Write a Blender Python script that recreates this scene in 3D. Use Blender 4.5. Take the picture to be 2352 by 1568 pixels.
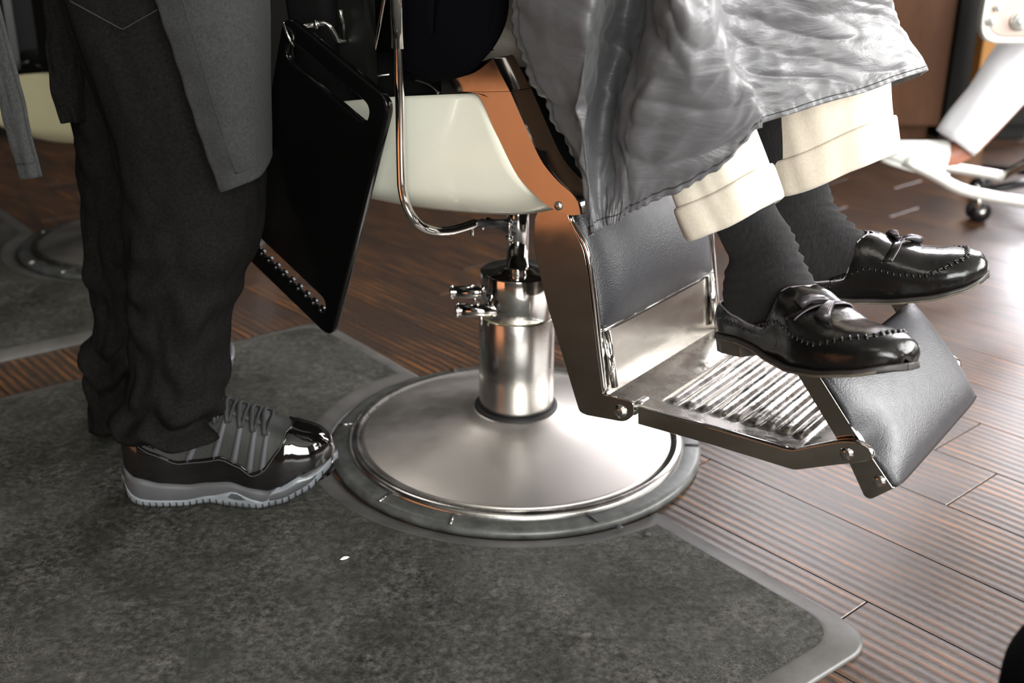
import bpy, bmesh, math, random
from math import sin, cos, pi, radians, sqrt, atan2
from mathutils import Vector, Matrix, noise
random.seed(7)
sc = bpy.context.scene
for o in list(bpy.data.objects): bpy.data.objects.remove(o)
COL = sc.collection

# ------------------------------------------------------------ camera
FPX, PITCH, ROLL, HC = 2600.0, radians(21.8), radians(0.5), 0.865
cam_d = bpy.data.cameras.new('camera'); cam = bpy.data.objects.new('camera', cam_d); COL.objects.link(cam)
cam_d.sensor_width = 36; cam_d.lens = FPX / 2352 * 36
cam.matrix_world = Matrix.Translation((0, 0, HC)) @ Matrix.Rotation(pi/2 - PITCH, 4, 'X') @ Matrix.Rotation(ROLL, 4, 'Z')
cam_d.clip_start = 0.02
cam_d.dof.use_dof = True; cam_d.dof.focus_distance = 1.46; cam_d.dof.aperture_fstop = 3.6
sc.camera = cam

# ------------------------------------------------------------ light
sc.view_settings.view_transform = 'Standard'; sc.view_settings.look = 'None'
sc.view_settings.gamma = 1; sc.view_settings.use_curve_mapping = False
sc.view_settings.exposure = 0.0
W = bpy.data.worlds.new('world'); sc.world = W; W.use_nodes = True
W.node_tree.nodes['Background'].inputs[0].default_value = (0.85, 0.92, 1, 1)
W.node_tree.nodes['Background'].inputs[1].default_value = 1.0
def area(name, loc, rot, sx, sy, power, col=(1, 1, 1)):
    l = bpy.data.lights.new(name, 'AREA'); l.shape = 'RECTANGLE'; l.size = sx; l.size_y = sy
    l.energy = power; l.color = col
    o = bpy.data.objects.new(name, l); o.location = loc; o.rotation_euler = rot; COL.objects.link(o); return o
RX0, RX1, RY0, RY1, RZ = -3.4, 3.2, -2.6, 4.75, 2.9
# daylight coming in through the shop windows (right wall and the back wall)
area('window_light_right', (RX1 + .06, 1.0, 1.72), (0, radians(90), 0), 1.9, 3.4, 380, (1, .99, .97))
area('window_light_back', (2.1, RY1 + .06, 1.4), (radians(-90), 0, 0), 1.9, 1.45, 330, (.97, .95, 1))
area('window_light_front', (1.25, RY0 - .06, 1.6), (radians(90), 0, 0), 2.9, 2.0, 330, (.99, 1, .97))
area('ceiling_fill_light', (-1.1, 3.4, RZ - .1), (0, 0, 0), .7, .7, 9, (1, .95, .9))  # added fill under the ceiling, brightens the far chair's base
area('ceiling_fill_light', (-.5, -.6, RZ - .1), (0, 0, 0), .7, .7, 9, (1, .95, .86))  # dim overhead fill, added with no lamp body

# ------------------------------------------------------------ helpers
def fwd():
    return Vector((0, cos(PITCH), -sin(PITCH)))
_f = fwd(); _r0 = Vector((1, 0, 0)); _u0 = _r0.cross(_f)
_r = _r0*cos(ROLL) + _u0*sin(ROLL); _u = _u0*cos(ROLL) - _r0*sin(ROLL)
CP = Vector((0, 0, HC))
def ray(px, py): return _f + _r*((px-1176)/FPX) - _u*((py-784)/FPX)
def ground(px, py, z=0):
    d = ray(px, py); return CP + d*((z-HC)/d.z)
def at(px, py, y):                       # measured point on a world plane y = const
    d = ray(px, py); return CP + d*(y/d.y)
O = ground(1184.5, 1018)
PH = radians(36.5)
UU = Vector((cos(PH), -sin(PH), 0)); VV = Vector((sin(PH), cos(PH), 0))
def S(px, py, v):                        # measured point on the chair's own side plane v -> (u, v, w)
    d = ray(px, py); t = (v - (CP-O).dot(VV)) / d.dot(VV); p = CP + d*t - O
    return Vector((p.dot(UU), v, p.z))
def S2(pts, v): return [(S(x, y, v).x, S(x, y, v).z) for x, y in pts]

def srgb(h):
    h = h.lstrip('#'); c = [int(h[i:i+2], 16)/255 for i in (0, 2, 4)]
    return tuple((x/12.92 if x <= .04045 else ((x+.055)/1.055)**2.4) for x in c)
def mat(name, col, rough=.5, metal=0, spec=.5, noise_amt=0, noise_scale=20, bump=0, bump_scale=60, col2=None, rough_var=0, sheen=0, coat=0, stretch=None, trans=0):
    m = bpy.data.materials.new(name); m.use_nodes = True
    nt = m.node_tree; b = nt.nodes['Principled BSDF']
    b.inputs['Base Color'].default_value = (*col, 1); b.inputs['Roughness'].default_value = rough
    b.inputs['Metallic'].default_value = metal; b.inputs['Specular IOR Level'].default_value = spec
    if sheen: b.inputs['Sheen Weight'].default_value = sheen; b.inputs['Sheen Roughness'].default_value = .5
    if coat: b.inputs['Coat Weight'].default_value = coat; b.inputs['Coat Roughness'].default_value = .06
    if trans: b.inputs['Transmission Weight'].default_value = trans
    tc = nt.nodes.new('ShaderNodeTexCoord'); mp = nt.nodes.new('ShaderNodeMapping')
    nt.links.new(tc.outputs['Object'], mp.inputs[0])
    if stretch: mp.inputs['Scale'].default_value = stretch
    if noise_amt or rough_var or col2:
        n = nt.nodes.new('ShaderNodeTexNoise'); n.inputs['Scale'].default_value = noise_scale
        n.inputs['Detail'].default_value = 8; n.inputs['Roughness'].default_value = .65
        nt.links.new(mp.outputs[0], n.inputs['Vector'])
        if noise_amt or col2:
            cr = nt.nodes.new('ShaderNodeValToRGB')
            cr.color_ramp.elements[0].position = .35; cr.color_ramp.elements[1].position = .68
            c2 = col2 or tuple(min(1, x*(1+noise_amt)) for x in col)
            c1 = col if col2 else tuple(x*(1-noise_amt) for x in col)
            cr.color_ramp.elements[0].color = (*c1, 1); cr.color_ramp.elements[1].color = (*c2, 1)
            nt.links.new(n.outputs[0], cr.inputs[0]); nt.links.new(cr.outputs[0], b.inputs['Base Color'])
        if rough_var:
            mr = nt.nodes.new('ShaderNodeMapRange'); mr.inputs['From Min'].default_value = .3; mr.inputs['From Max'].default_value = .7
            mr.inputs['To Min'].default_value = max(.02, rough-rough_var); mr.inputs['To Max'].default_value = rough+rough_var
            nt.links.new(n.outputs[0], mr.inputs[0]); nt.links.new(mr.outputs[0], b.inputs['Roughness'])
    if bump:
        n2 = nt.nodes.new('ShaderNodeTexNoise'); n2.inputs['Scale'].default_value = bump_scale; n2.inputs['Detail'].default_value = 6
        bp = nt.nodes.new('ShaderNodeBump'); bp.inputs['Strength'].default_value = bump; bp.inputs['Distance'].default_value = .002
        nt.links.new(mp.outputs[0], n2.inputs['Vector']); nt.links.new(n2.outputs[0], bp.inputs['Height']); nt.links.new(bp.outputs[0], b.inputs['Normal'])
    return m
M = {}
M['chrome'] = mat('chrome', (.78, .76, .73), .09, 1, rough_var=.04, noise_scale=30)
M['chrome_dull'] = mat('worn_chrome', (.62, .60, .57), .24, 1, rough_var=.12, noise_scale=9, bump=.05, bump_scale=40)
M['steel_dome'] = mat('brushed_steel', (.66, .62, .58), .42, 1, rough_var=.10, noise_scale=6, bump=.06, bump_scale=30)
M['dark_chrome'] = mat('smoked_chrome', (.42, .39, .36), .10, 1, rough_var=.03, noise_scale=25)
M['rubber'] = mat('grey_rubber', (.07, .072, .068), .38, 0, .5, noise_amt=.4, noise_scale=30, bump=.2)
M['gasket'] = mat('black_gasket', (.01, .01, .01), .6)
M['cream'] = mat('cream_plastic', srgb('#dad9c9'), .22, 0, .5, noise_amt=.03, noise_scale=6, coat=.3)
M['cream_far'] = mat('yellow_cream_plastic', srgb('#eee6bb'), .3, 0, .5, noise_amt=.04, noise_scale=6)
M['leather'] = mat('black_leather', (.022, .022, .026), .40, 0, .55, bump=.35, bump_scale=420, rough_var=.06, noise_scale=60)
M['leather_dk'] = mat('matt_black_upholstery', (.005, .005, .005), .8, 0, .08, bump=.2, bump_scale=200)
M['blackplastic'] = mat('gloss_black_plastic', (.002, .002, .002), .16, 0, .22)
M['jacket'] = mat('black_cloth', (.0020, .0020, .0028), .95, 0, .03, bump=.3, bump_scale=500)
M['denim'] = mat('black_denim', (.0078, .0075, .0070), .9, 0, .04, noise_amt=.35, noise_scale=260, bump=.4, bump_scale=700)
M['apron'] = mat('grey_canvas', (.031, .032, .0315), .9, 0, .15, noise_amt=.25, noise_scale=300, bump=.5, bump_scale=600, sheen=.03)
M['seamgrey'] = mat('dark_grey_thread', (.014, .014, .012), .8)
M['thread'] = mat('black_thread', (.012, .012, .012), .7)
M['white_thread'] = mat('pale_thread', (.45, .42, .38), .6)
M['khaki'] = mat('cream_cotton', srgb('#d6ccbb'), .8, 0, .3, noise_amt=.05, noise_scale=200, bump=.25, bump_scale=500, sheen=.1)
M['white_cotton'] = mat('white_cotton', (.86, .86, .90), .8, 0, .3, bump=.1)
M['white_clog'] = mat('white_clog_leather', (.85, .86, .82), .35)
M['skin'] = mat('brown_skin', srgb('#8a5a4c'), .5, 0, .4, noise_amt=.06, noise_scale=30)
M['skin_dk'] = mat('dark_brown_skin', srgb('#6b4034'), .5, 0, .4, noise_amt=.06, noise_scale=30)
M['sock'] = mat('charcoal_knit', (.016, .0155, .0158), .92, 0, .12, sheen=.06, noise_amt=.3, noise_scale=400, bump=.4, bump_scale=500, stretch=(1, 1, .25))
M['shoe'] = mat('polished_black_leather', (.005, .0045, .004), .22, 0, .45, bump=.18, bump_scale=160, rough_var=.07, noise_scale=25)
M['sole'] = mat('dark_leather_sole', (.018, .014, .012), .5)
M['sole_edge'] = mat('tan_sole_welt', (.09, .072, .052), .6, noise_amt=.4, noise_scale=60)
M['patent'] = mat('black_patent_leather', (.003, .0025, .0025), .05, 0, .7, coat=.5)
M['meshgrey'] = mat('charcoal_ballistic_mesh', (.017, .018, .016), .6, 0, .4, noise_amt=.3, noise_scale=500, bump=.3, bump_scale=800)
M['webbing'] = mat('grey_webbing', (.055, .055, .061), .65)
M['midsole'] = mat('grey_foam_midsole', (.055, .056, .059), .45, noise_amt=.1, noise_scale=20)
M['outsole'] = mat('icy_rubber_outsole', (.17, .185, .20), .25, noise_amt=.15, noise_scale=40)
M['walnut'] = mat('brown_wood', srgb('#52321a'), .55, 0, .3, noise_amt=.18, noise_scale=5, stretch=(3, 3, .7))
M['orangewood'] = mat('orange_wood', srgb('#b5803f'), .5, noise_amt=.15, noise_scale=8)
M['honey'] = mat('honey_brown_reflector', srgb('#c07c50'), .5, 0, .3, noise_amt=.15, noise_scale=5, stretch=(3, 3, .6))
M['blackwood'] = mat('black_lacquer', (.006, .006, .005), .45, 0, .3)
M['wall_dark'] = mat('dark_wall_paint', (.005, .005, .004), .9, 0, .1, noise_amt=.1)
M['wall_warm'] = mat('warm_grey_wall_paint', srgb('#4a4038'), .8, noise_amt=.1)
M['ceiling'] = mat('ceiling_paint', (.22, .215, .20), .9)
M['frame'] = mat('window_frame_paint', (.7, .7, .68), .5)
M['red'] = mat('red_plastic', (.6, .03, .02), .4)
M['fluff'] = mat('white_fluff', (.8, .8, .76), .9)
M['black_rubber'] = mat('black_rubber_wheel', (.01, .01, .012), .35)

def cape_mat():
    m = mat('silver_grey_nylon', (.088, .086, .090), .43, 0, .6, noise_amt=.06, noise_scale=40)
    nt = m.node_tree; b = nt.nodes['Principled BSDF']
    b.inputs['Sheen Weight'].default_value = .1
    tc = nt.nodes.new('ShaderNodeTexCoord'); mp = nt.nodes.new('ShaderNodeMapping'); mp.inputs['Rotation'].default_value = (.2, .75, .3); mp.inputs['Scale'].default_value = (.8, 1.2, 3.2)
    nt.links.new(tc.outputs['Object'], mp.inputs[0])
    n = nt.nodes.new('ShaderNodeTexNoise'); n.inputs['Scale'].default_value = 12; n.inputs['Detail'].default_value = 8; n.inputs['Roughness'].default_value = .6; n.inputs['Distortion'].default_value = .6
    nt.links.new(mp.outputs[0], n.inputs['Vector'])
    bp = nt.nodes.new('ShaderNodeBump'); bp.inputs['Strength'].default_value = .4; bp.inputs['Distance'].default_value = .010
    nt.links.new(n.outputs[0], bp.inputs['Height']); nt.links.new(bp.outputs[0], b.inputs['Normal'])
    return m
M['cape'] = cape_mat()

def mat_rubber_mat():
    m = bpy.data.materials.new('worn_black_vinyl_mat'); m.use_nodes = True; nt = m.node_tree; b = nt.nodes['Principled BSDF']
    tc = nt.nodes.new('ShaderNodeTexCoord'); L = nt.links.new
    def N(scale, det=10, rg=.7, dist=0):
        n = nt.nodes.new('ShaderNodeTexNoise'); n.inputs['Scale'].default_value = scale; n.inputs['Detail'].default_value = det
        n.inputs['Roughness'].default_value = rg; n.inputs['Distortion'].default_value = dist; L(tc.outputs['Object'], n.inputs['Vector']); return n
    def ramp(src, p0, p1, c0, c1):
        r = nt.nodes.new('ShaderNodeValToRGB'); r.color_ramp.elements[0].position = p0; r.color_ramp.elements[1].position = p1
        r.color_ramp.elements[0].color = (*c0, 1); r.color_ramp.elements[1].color = (*c1, 1); L(src, r.inputs[0]); return r
    def mix(f, a, bb, mode='MIX'):
        x = nt.nodes.new('ShaderNodeMix'); x.data_type = 'RGBA'; x.blend_type = mode
        if isinstance(f, float): x.inputs[0].default_value = f
        else: L(f, x.inputs[0])
        for i, s in ((6, a), (7, bb)):
            if isinstance(s, tuple): x.inputs[i].default_value = (*s, 1)
            else: L(s, x.inputs[i])
        return x.outputs[2]
    big = ramp(N(2.4, 6, .6).outputs[0], .35, .7, (.009, .0098, .0072), (.052, .053, .044))
    fine = ramp(N(90, 12, .85, .15).outputs[0], .44, .72, (0, 0, 0), (1, 1, 1))
    mid = ramp(N(8, 12, .82, .2).outputs[0], .42, .72, (0, 0, 0), (1, 1, 1))
    mm = nt.nodes.new('ShaderNodeMath'); mm.operation = 'MULTIPLY'; L(fine.outputs[0], mm.inputs[0]); L(mid.outputs[0], mm.inputs[1])
    mm2 = nt.nodes.new('ShaderNodeMath'); mm2.operation = 'MULTIPLY_ADD'; L(mm.outputs[0], mm2.inputs[0]); mm2.inputs[1].default_value = 1.2
    mf = nt.nodes.new('ShaderNodeMath'); mf.operation = 'MULTIPLY'; L(fine.outputs[0], mf.inputs[0]); mf.inputs[1].default_value = .28; L(mf.outputs[0], mm2.inputs[2])
    c = mix(mm2.outputs[0], big.outputs[0], (.20, .19, .165))
    dk = ramp(N(28, 6, .8, 1).outputs[0], .5, .68, (0, 0, 0), (.75, .75, .75))
    c = mix(dk.outputs[0], c, (.018, .019, .015))
    # fine crazing
    v = nt.nodes.new('ShaderNodeTexVoronoi'); v.feature = 'DISTANCE_TO_EDGE'; v.inputs['Scale'].default_value = 150
    nd = N(9, 4); vm = nt.nodes.new('ShaderNodeVectorMath'); vm.operation = 'MULTIPLY_ADD'; L(nd.outputs[1], vm.inputs[0]); vm.inputs[1].default_value = (.08, .08, .08); L(tc.outputs['Object'], vm.inputs[2]); L(vm.outputs[0], v.inputs['Vector'])
    cr = ramp(v.outputs['Distance'], 0, .06, (1, 1, 1), (0, 0, 0))
    msk = ramp(N(4.2, 4, .5).outputs[0], .54, .66, (0, 0, 0), (.45, .45, .45))
    m3 = nt.nodes.new('ShaderNodeMath'); m3.operation = 'MULTIPLY'; L(cr.outputs[0], m3.inputs[0]); L(msk.outputs[0], m3.inputs[1])
    c = mix(m3.outputs[0], c, (.22, .21, .18))
    L(c, b.inputs['Base Color'])
    r = ramp(N(20, 8, .7).outputs[0], .3, .7, (.46, .46, .46), (.68, .68, .68)); L(r.outputs[0], b.inputs['Roughness'])
    b.inputs['Specular IOR Level'].default_value = .22
    bp = nt.nodes.new('ShaderNodeBump'); bp.inputs['Strength'].default_value = .35; bp.inputs['Distance'].default_value = .002
    L(fine.outputs[0], bp.inputs['Height']); L(bp.outputs[0], b.inputs['Normal'])
    return m
M['mat'] = mat_rubber_mat()

def plank_mat():
    m = bpy.data.materials.new('ribbed_brown_laminate'); m.use_nodes = True; nt = m.node_tree; b = nt.nodes['Principled BSDF']; L = nt.links.new
    tc = nt.nodes.new('ShaderNodeTexCoord'); oi = nt.nodes.new('ShaderNodeObjectInfo')
    ad = nt.nodes.new('ShaderNodeVectorMath'); ad.operation = 'MULTIPLY_ADD'
    cx = nt.nodes.new('ShaderNodeCombineXYZ'); L(oi.outputs['Random'], cx.inputs[0]); cx.inputs[1].default_value = 0; 
    L(cx.outputs[0], ad.inputs[0]); ad.inputs[1].default_value = (40, 0, 0); L(tc.outputs['Object'], ad.inputs[2])
    def mp(sc_):
        x = nt.nodes.new('ShaderNodeMapping'); x.inputs['Scale'].default_value = sc_; L(ad.outputs[0], x.inputs[0]); return x.outputs[0]
    def N(vec, scale, det=8, rg=.65, dist=0):
        n = nt.nodes.new('ShaderNodeTexNoise'); n.inputs['Scale'].default_value = scale; n.inputs['Detail'].default_value = det
        n.inputs['Roughness'].default_value = rg; n.inputs['Distortion'].default_value = dist; L(vec, n.inputs['Vector']); return n
    def ramp(src, p0, p1, c0, c1):
        r = nt.nodes.new('ShaderNodeValToRGB'); r.color_ramp.elements[0].position = p0; r.color_ramp.elements[1].position = p1
        r.color_ramp.elements[0].color = (*c0, 1); r.color_ramp.elements[1].color = (*c1, 1); L(src, r.inputs[0]); return r
    # ribs: wave across the plank (local y), period 0.0174
    wob = N(mp((1.6, 2, 1)), 2.0, 3)
    wv = nt.nodes.new('ShaderNodeVectorMath'); wv.operation = 'MULTIPLY_ADD'; L(wob.outputs[1], wv.inputs[0]); wv.inputs[1].default_value = (0, .012, 0); L(ad.outputs[0], wv.inputs[2])
    wave = nt.nodes.new('ShaderNodeTexWave'); wave.wave_type = 'BANDS'; wave.bands_direction = 'Y'; wave.wave_profile = 'SIN'
    wave.inputs['Scale'].default_value = 2*pi/.0174/20/ (2*pi) * 2*pi; wave.inputs['Distortion'].default_value = 0
    L(wv.outputs[0], wave.inputs['Vector'])
    worn = N(mp((5, 60, 1)), 1.0, 10, .75)
    patch = N(mp((2.2, 4, 1)), 1.3, 5, .6)
    speck = N(mp((60, 160, 1)), 1.6, 8, .8)
    wr = ramp(wave.outputs[0], .30, .78, (0, 0, 0), (1, 1, 1))
    wn = ramp(worn.outputs[0], .42, .62, (0, 0, 0), (1, 1, 1))
    mu = nt.nodes.new('ShaderNodeMath'); mu.operation = 'MULTIPLY'; L(wr.outputs[0], mu.inputs[0]); L(wn.outputs[0], mu.inputs[1])
    def mix(f, a, bb):
        x = nt.nodes.new('ShaderNodeMix'); x.data_type = 'RGBA'
        if isinstance(f, float): x.inputs[0].default_value = f
        else: L(f, x.inputs[0])
        for i, s in ((6, a), (7, bb)):
            if isinstance(s, tuple): x.inputs[i].default_value = (*s, 1)
            else: L(s, x.inputs[i])
        return x.outputs[2]
    dark = ramp(speck.outputs[0], .4, .65, srgb('#271e19'), srgb('#4c4038'))
    hot = ramp(patch.outputs[0], .38, .62, srgb('#4a3428'), srgb('#8c5a30'))
    c = mix(mu.outputs[0], dark.outputs[0], hot.outputs[0])
    L(c, b.inputs['Base Color'])
    rr = nt.nodes.new('ShaderNodeMapRange'); L(speck.outputs[0], rr.inputs[0]); rr.inputs['From Min'].default_value = .3; rr.inputs['From Max'].default_value = .7
    rr.inputs['To Min'].default_value = .27; rr.inputs['To Max'].default_value = .40; L(rr.outputs[0], b.inputs['Roughness'])
    b.inputs['Specular IOR Level'].default_value = .5
    bp = nt.nodes.new('ShaderNodeBump'); bp.inputs['Strength'].default_value = .28; bp.inputs['Distance'].default_value = .0009
    L(wave.outputs[0], bp.inputs['Height'])
    bp2 = nt.nodes.new('ShaderNodeBump'); bp2.inputs['Strength'].default_value = .2; bp2.inputs['Distance'].default_value = .0006
    L(speck.outputs[0], bp2.inputs['Height']); L(bp.outputs[0], bp2.inputs['Normal']); L(bp2.outputs[0], b.inputs['Normal'])
    return m
M['plank'] = plank_mat()

# ---- object helpers
def link(name, me, m, parent=None, smooth=True, loc=None):
    o = bpy.data.objects.new(name, me); COL.objects.link(o)
    if m: me.materials.clear(); me.materials.append(m)
    if parent: o.parent = parent
    if loc: o.location = loc
    if smooth:
        me.polygons.foreach_set('use_smooth', [True]*len(me.polygons)); me.update()
    return o
def mesh(name, vs, fs, m, parent=None, smooth=True, loc=None, merge=0):
    me = bpy.data.meshes.new(name); me.from_pydata([tuple(v) for v in vs], [], [tuple(f) for f in fs]); me.update()
    bm = bmesh.new(); bm.from_mesh(me)
    if merge: bmesh.ops.remove_doubles(bm, verts=bm.verts, dist=merge)
    bmesh.ops.recalc_face_normals(bm, faces=bm.faces); bm.to_mesh(me); bm.free()
    return link(name, me, m, parent, smooth, loc)
def empty(name, loc=(0, 0, 0), rz=0, **k):
    o = bpy.data.objects.new(name, None); COL.objects.link(o); o.location = loc; o.rotation_euler = (0, 0, rz); o.empty_display_size = .1
    for a, b in k.items(): o[a] = b
    return o
def tag(o, label=None, category=None, group=None, kind=None):
    if label: o['label'] = label
    if category: o['category'] = category
    if group: o['group'] = group
    if kind: o['kind'] = kind
    return o
def solid(o, t, off=-1): 
    s = o.modifiers.new('solid', 'SOLIDIFY'); s.thickness = t; s.offset = off; return o
def bevel(o, w, seg=3, ang=35):
    b = o.modifiers.new('bevel', 'BEVEL'); b.width = w; b.segments = seg; b.limit_method = 'ANGLE'; b.angle_limit = radians(ang)
    o.modifiers.new('wn', 'WEIGHTED_NORMAL').keep_sharp = True
    return o
def sub(o, l=1):
    s = o.modifiers.new('sub', 'SUBSURF'); s.levels = l; s.render_levels = l; return o
class MB:
    def __init__(s): s.v = []; s.f = []
    def add(s, vs, fs):
        n = len(s.v); s.v += [Vector(v) for v in vs]; s.f += [[i+n for i in f] for f in fs]; return s
    def box(s, c, d, rot=None):
        c = Vector(c); R = rot or Matrix.Identity(3); vs = []
        for x in (-.5, .5):
            for y in (-.5, .5):
                for z in (-.5, .5): vs.append(c + R @ Vector((x*d[0], y*d[1], z*d[2])))
        return s.add(vs, [(0, 1, 3, 2), (4, 6, 7, 5), (0, 4, 5, 1), (2, 3, 7, 6), (0, 2, 6, 4), (1, 5, 7, 3)])
    def tube(s, pts, r, n=16, cap=True, flat=None):
        pts = [Vector(p) for p in pts]; rs = r if isinstance(r, (list, tuple)) else [r]*len(pts)
        up = None; rings = []
        for i, p in enumerate(pts):
            t = (pts[min(i+1, len(pts)-1)] - pts[max(i-1, 0)]).normalized()
            if up is None:
                up = Vector((0, 0, 1)) if abs(t.z) < .9 else Vector((1, 0, 0))
            a = up - t*up.dot(t); a.normalize(); up = a; b = t.cross(a)
            k = flat or 1
            rings.append([p + a*cos(2*pi*j/n)*rs[i]*k + b*sin(2*pi*j/n)*rs[i] for j in range(n)])
        vs = [v for R in rings for v in R]; fs = []
        for i in range(len(pts)-1):
            for j in range(n): fs.append((i*n+j, i*n+(j+1) % n, (i+1)*n+(j+1) % n, (i+1)*n+j))
        if cap: fs += [tuple(range(n))[::-1], tuple((len(pts)-1)*n+j for j in range(n))]
        return s.add(vs, fs)
    def lathe(s, prof, n=64, axis=None, c=(0, 0, 0)):
        c = Vector(c); A = axis or Matrix.Identity(3); vs = []; fs = []
        for r, z in prof:
            for j in range(n): vs.append(c + A @ Vector((r*cos(2*pi*j/n), r*sin(2*pi*j/n), z)))
        for i in range(len(prof)-1):
            for j in range(n): fs.append((i*n+j, i*n+(j+1) % n, (i+1)*n+(j+1) % n, (i+1)*n+j))
        fs += [tuple(range(n))[::-1], tuple((len(prof)-1)*n+j for j in range(n))]
        return s.add(vs, fs)
    def build(s, name, m, parent=None, smooth=True, loc=None): return mesh(name, s.v, s.f, m, parent, smooth, loc)
def catmull(pts, n):
    P = [Vector(p) for p in pts]; out = []
    Q = [P[0]*2-P[1]] + P + [P[-1]*2-P[-2]]
    for i in range(1, len(Q)-2):
        for k in range(n):
            t = k/n; a, b, c, d = Q[i-1:i+3]
            out.append(.5*((2*b) + (c-a)*t + (2*a-5*b+4*c-d)*t*t + (3*b-a-3*c+d)*t**3))
    out.append(P[-1]); return out
def resample(pts, n):
    P = [Vector(p) for p in pts]; L = [0]
    for a, b in zip(P, P[1:]): L.append(L[-1]+(b-a).length)
    out = []; j = 0
    for i in range(n):
        t = L[-1]*i/(n-1)
        while j < len(P)-2 and L[j+1] < t: j += 1
        d = L[j+1]-L[j]; out.append(P[j].lerp(P[j+1], (t-L[j])/d if d else 0))
    return out
def sgrid(name, rows, m, parent=None, closed=False, **k):
    n = len(rows[0]); vs = [v for r in rows for v in r]; fs = []
    for i in range(len(rows)-1):
        for j in range(n if closed else n-1): fs.append((i*n+j, i*n+(j+1) % n, (i+1)*n+(j+1) % n, (i+1)*n+j))
    return mesh(name, vs, fs, m, parent, **k)
def rounded(pts, r, n=6):
    """round the corners of a 2D polygon; r one number or one per corner"""
    out = []; N_ = len(pts); rs = r if isinstance(r, (list, tuple)) else [r]*N_
    for i in range(N_):
        p0, p1, p2 = Vector(pts[i-1]).to_2d(), Vector(pts[i]).to_2d(), Vector(pts[(i+1) % N_]).to_2d()
        a, b = (p0-p1), (p2-p1); q = min(rs[i], a.length*.49, b.length*.49)
        if q < 1e-5: out.append(p1); continue
        A = p1+a.normalized()*q; B = p1+b.normalized()*q
        for k in range(n+1):
            t = k/n; out.append(A*(1-t)**2 + p1*2*t*(1-t) + B*t*t)
    return out
def plate_mesh(outlines, thick, bev=0):
    """flat plate from 2D outlines (first outer, the rest holes), thickness along z, centred"""
    cu = bpy.data.curves.new('tmp', 'CURVE'); cu.dimensions = '2D'; cu.fill_mode = 'BOTH'
    for pts in outlines:
        sp = cu.splines.new('POLY'); sp.points.add(len(pts)-1); sp.use_cyclic_u = True
        for i, p in enumerate(pts): sp.points[i].co = (p[0], p[1], 0, 1)
    cu.extrude = max(thick/2-bev, .0001); cu.bevel_depth = bev; cu.bevel_resolution = 2; cu.offset = -bev
    ob = bpy.data.objects.new('tmp', cu); COL.objects.link(ob)
    bpy.context.view_layer.update()
    me = bpy.data.meshes.new_from_object(ob.evaluated_get(bpy.context.evaluated_depsgraph_get()))
    bpy.data.objects.remove(ob); bpy.data.curves.remove(cu)
    bm = bmesh.new(); bm.from_mesh(me); bmesh.ops.remove_doubles(bm, verts=bm.verts, dist=1e-5); bmesh.ops.recalc_face_normals(bm, faces=bm.faces)
    bm.to_mesh(me); bm.free()
    return me
def side_plate(name, pts, v, thick, m, parent, bev=.0008, holes=()):
    """plate lying in the chair's side plane: outline (u, w) at v"""
    me = plate_mesh([pts]+list(holes), thick, bev); me.transform(Matrix(((1, 0, 0, 0), (0, 0, -1, v), (0, 1, 0, 0), (0, 0, 0, 1))))
    me.name = name
    o = link(name, me, m, parent, smooth=False); return o
def screw(name, c, r, d, m, parent, axis='v-'):
    """round screw head with a cross slot, facing -v"""
    b = MB(); A = Matrix(((1, 0, 0), (0, 0, 1), (0, -1, 0))).transposed() if False else Matrix(((1, 0, 0), (0, 0, -1), (0, 1, 0)))
    b.lathe([(r*1.35, 0), (r*1.35, .0012), (r, .0014), (r*.95, d), (r*.5, d+.0008), (r*.12, d+.0008)], 20, A, c)
    o = b.build(name, m, parent)
    return o
def copy_tree(o, parent=None):
    c = o.copy(); COL.objects.link(c); c.parent = parent
    for ch in list(o.children): copy_tree(ch, c)
    return c
def lerp(a, b, t): return a+(b-a)*t
def interp(tab, x):
    if x <= tab[0][0]: return tab[0][1]
    for (a, p), (b, q) in zip(tab, tab[1:]):
        if x <= b:
            t = (x-a)/(b-a); t = t*t*(3-2*t)*.5 + t*.5; return p+(q-p)*t
    return tab[-1][1]

# ------------------------------------------------------------ setting
def wall(name, verts, m): return tag(mesh(name, verts, [(0, 1, 2, 3), (4, 7, 6, 5), (0, 4, 5, 1), (1, 5, 6, 2), (2, 6, 7, 3), (3, 7, 4, 0)], m, smooth=False), kind='structure')
def boxw(name, x0, x1, y0, y1, z0, z1, m):
    return wall(name, [(x0, y0, z0), (x1, y0, z0), (x1, y1, z0), (x0, y1, z0), (x0, y0, z1), (x1, y0, z1), (x1, y1, z1), (x0, y1, z1)], m)
def wall_with_opening(name, axis, pos, th, a0, a1, o0, o1, z0, z1, m):
    b = MB()
    def bx(s0, s1, h0, h1):
        if axis == 'x': b.box((pos+th/2, (s0+s1)/2, (h0+h1)/2), (abs(th), s1-s0, h1-h0))
        else: b.box(((s0+s1)/2, pos+th/2, (h0+h1)/2), (s1-s0, abs(th), h1-h0))
    bx(a0, o0, 0, RZ); bx(o1, a1, 0, RZ); bx(o0, o1, 0, z0); bx(o0, o1, z1, RZ)
    return tag(b.build(name, m, smooth=False), kind='structure')
boxw('wall_left', RX0-.1, RX0, RY0, RY1, 0, RZ, M['wall_dark'])
wall_with_opening('wall_front', 'y', RY0-.1, .1, RX0, RX1, -.2, 2.7, .6, 2.6, M['wall_warm'])
wall_with_opening('wall_right', 'x', RX1, .1, RY0, RY1, -.75, 2.75, .75, 2.7, M['wall_warm'])
wall_with_opening('wall_back', 'y', RY1, .1, RX0, RX1, 1.1, 3.1, .65, 2.15, M['wall_dark'])
boxw('ceiling', RX0, RX1, RY0, RY1, RZ, RZ+.1, M['ceiling'])
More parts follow.
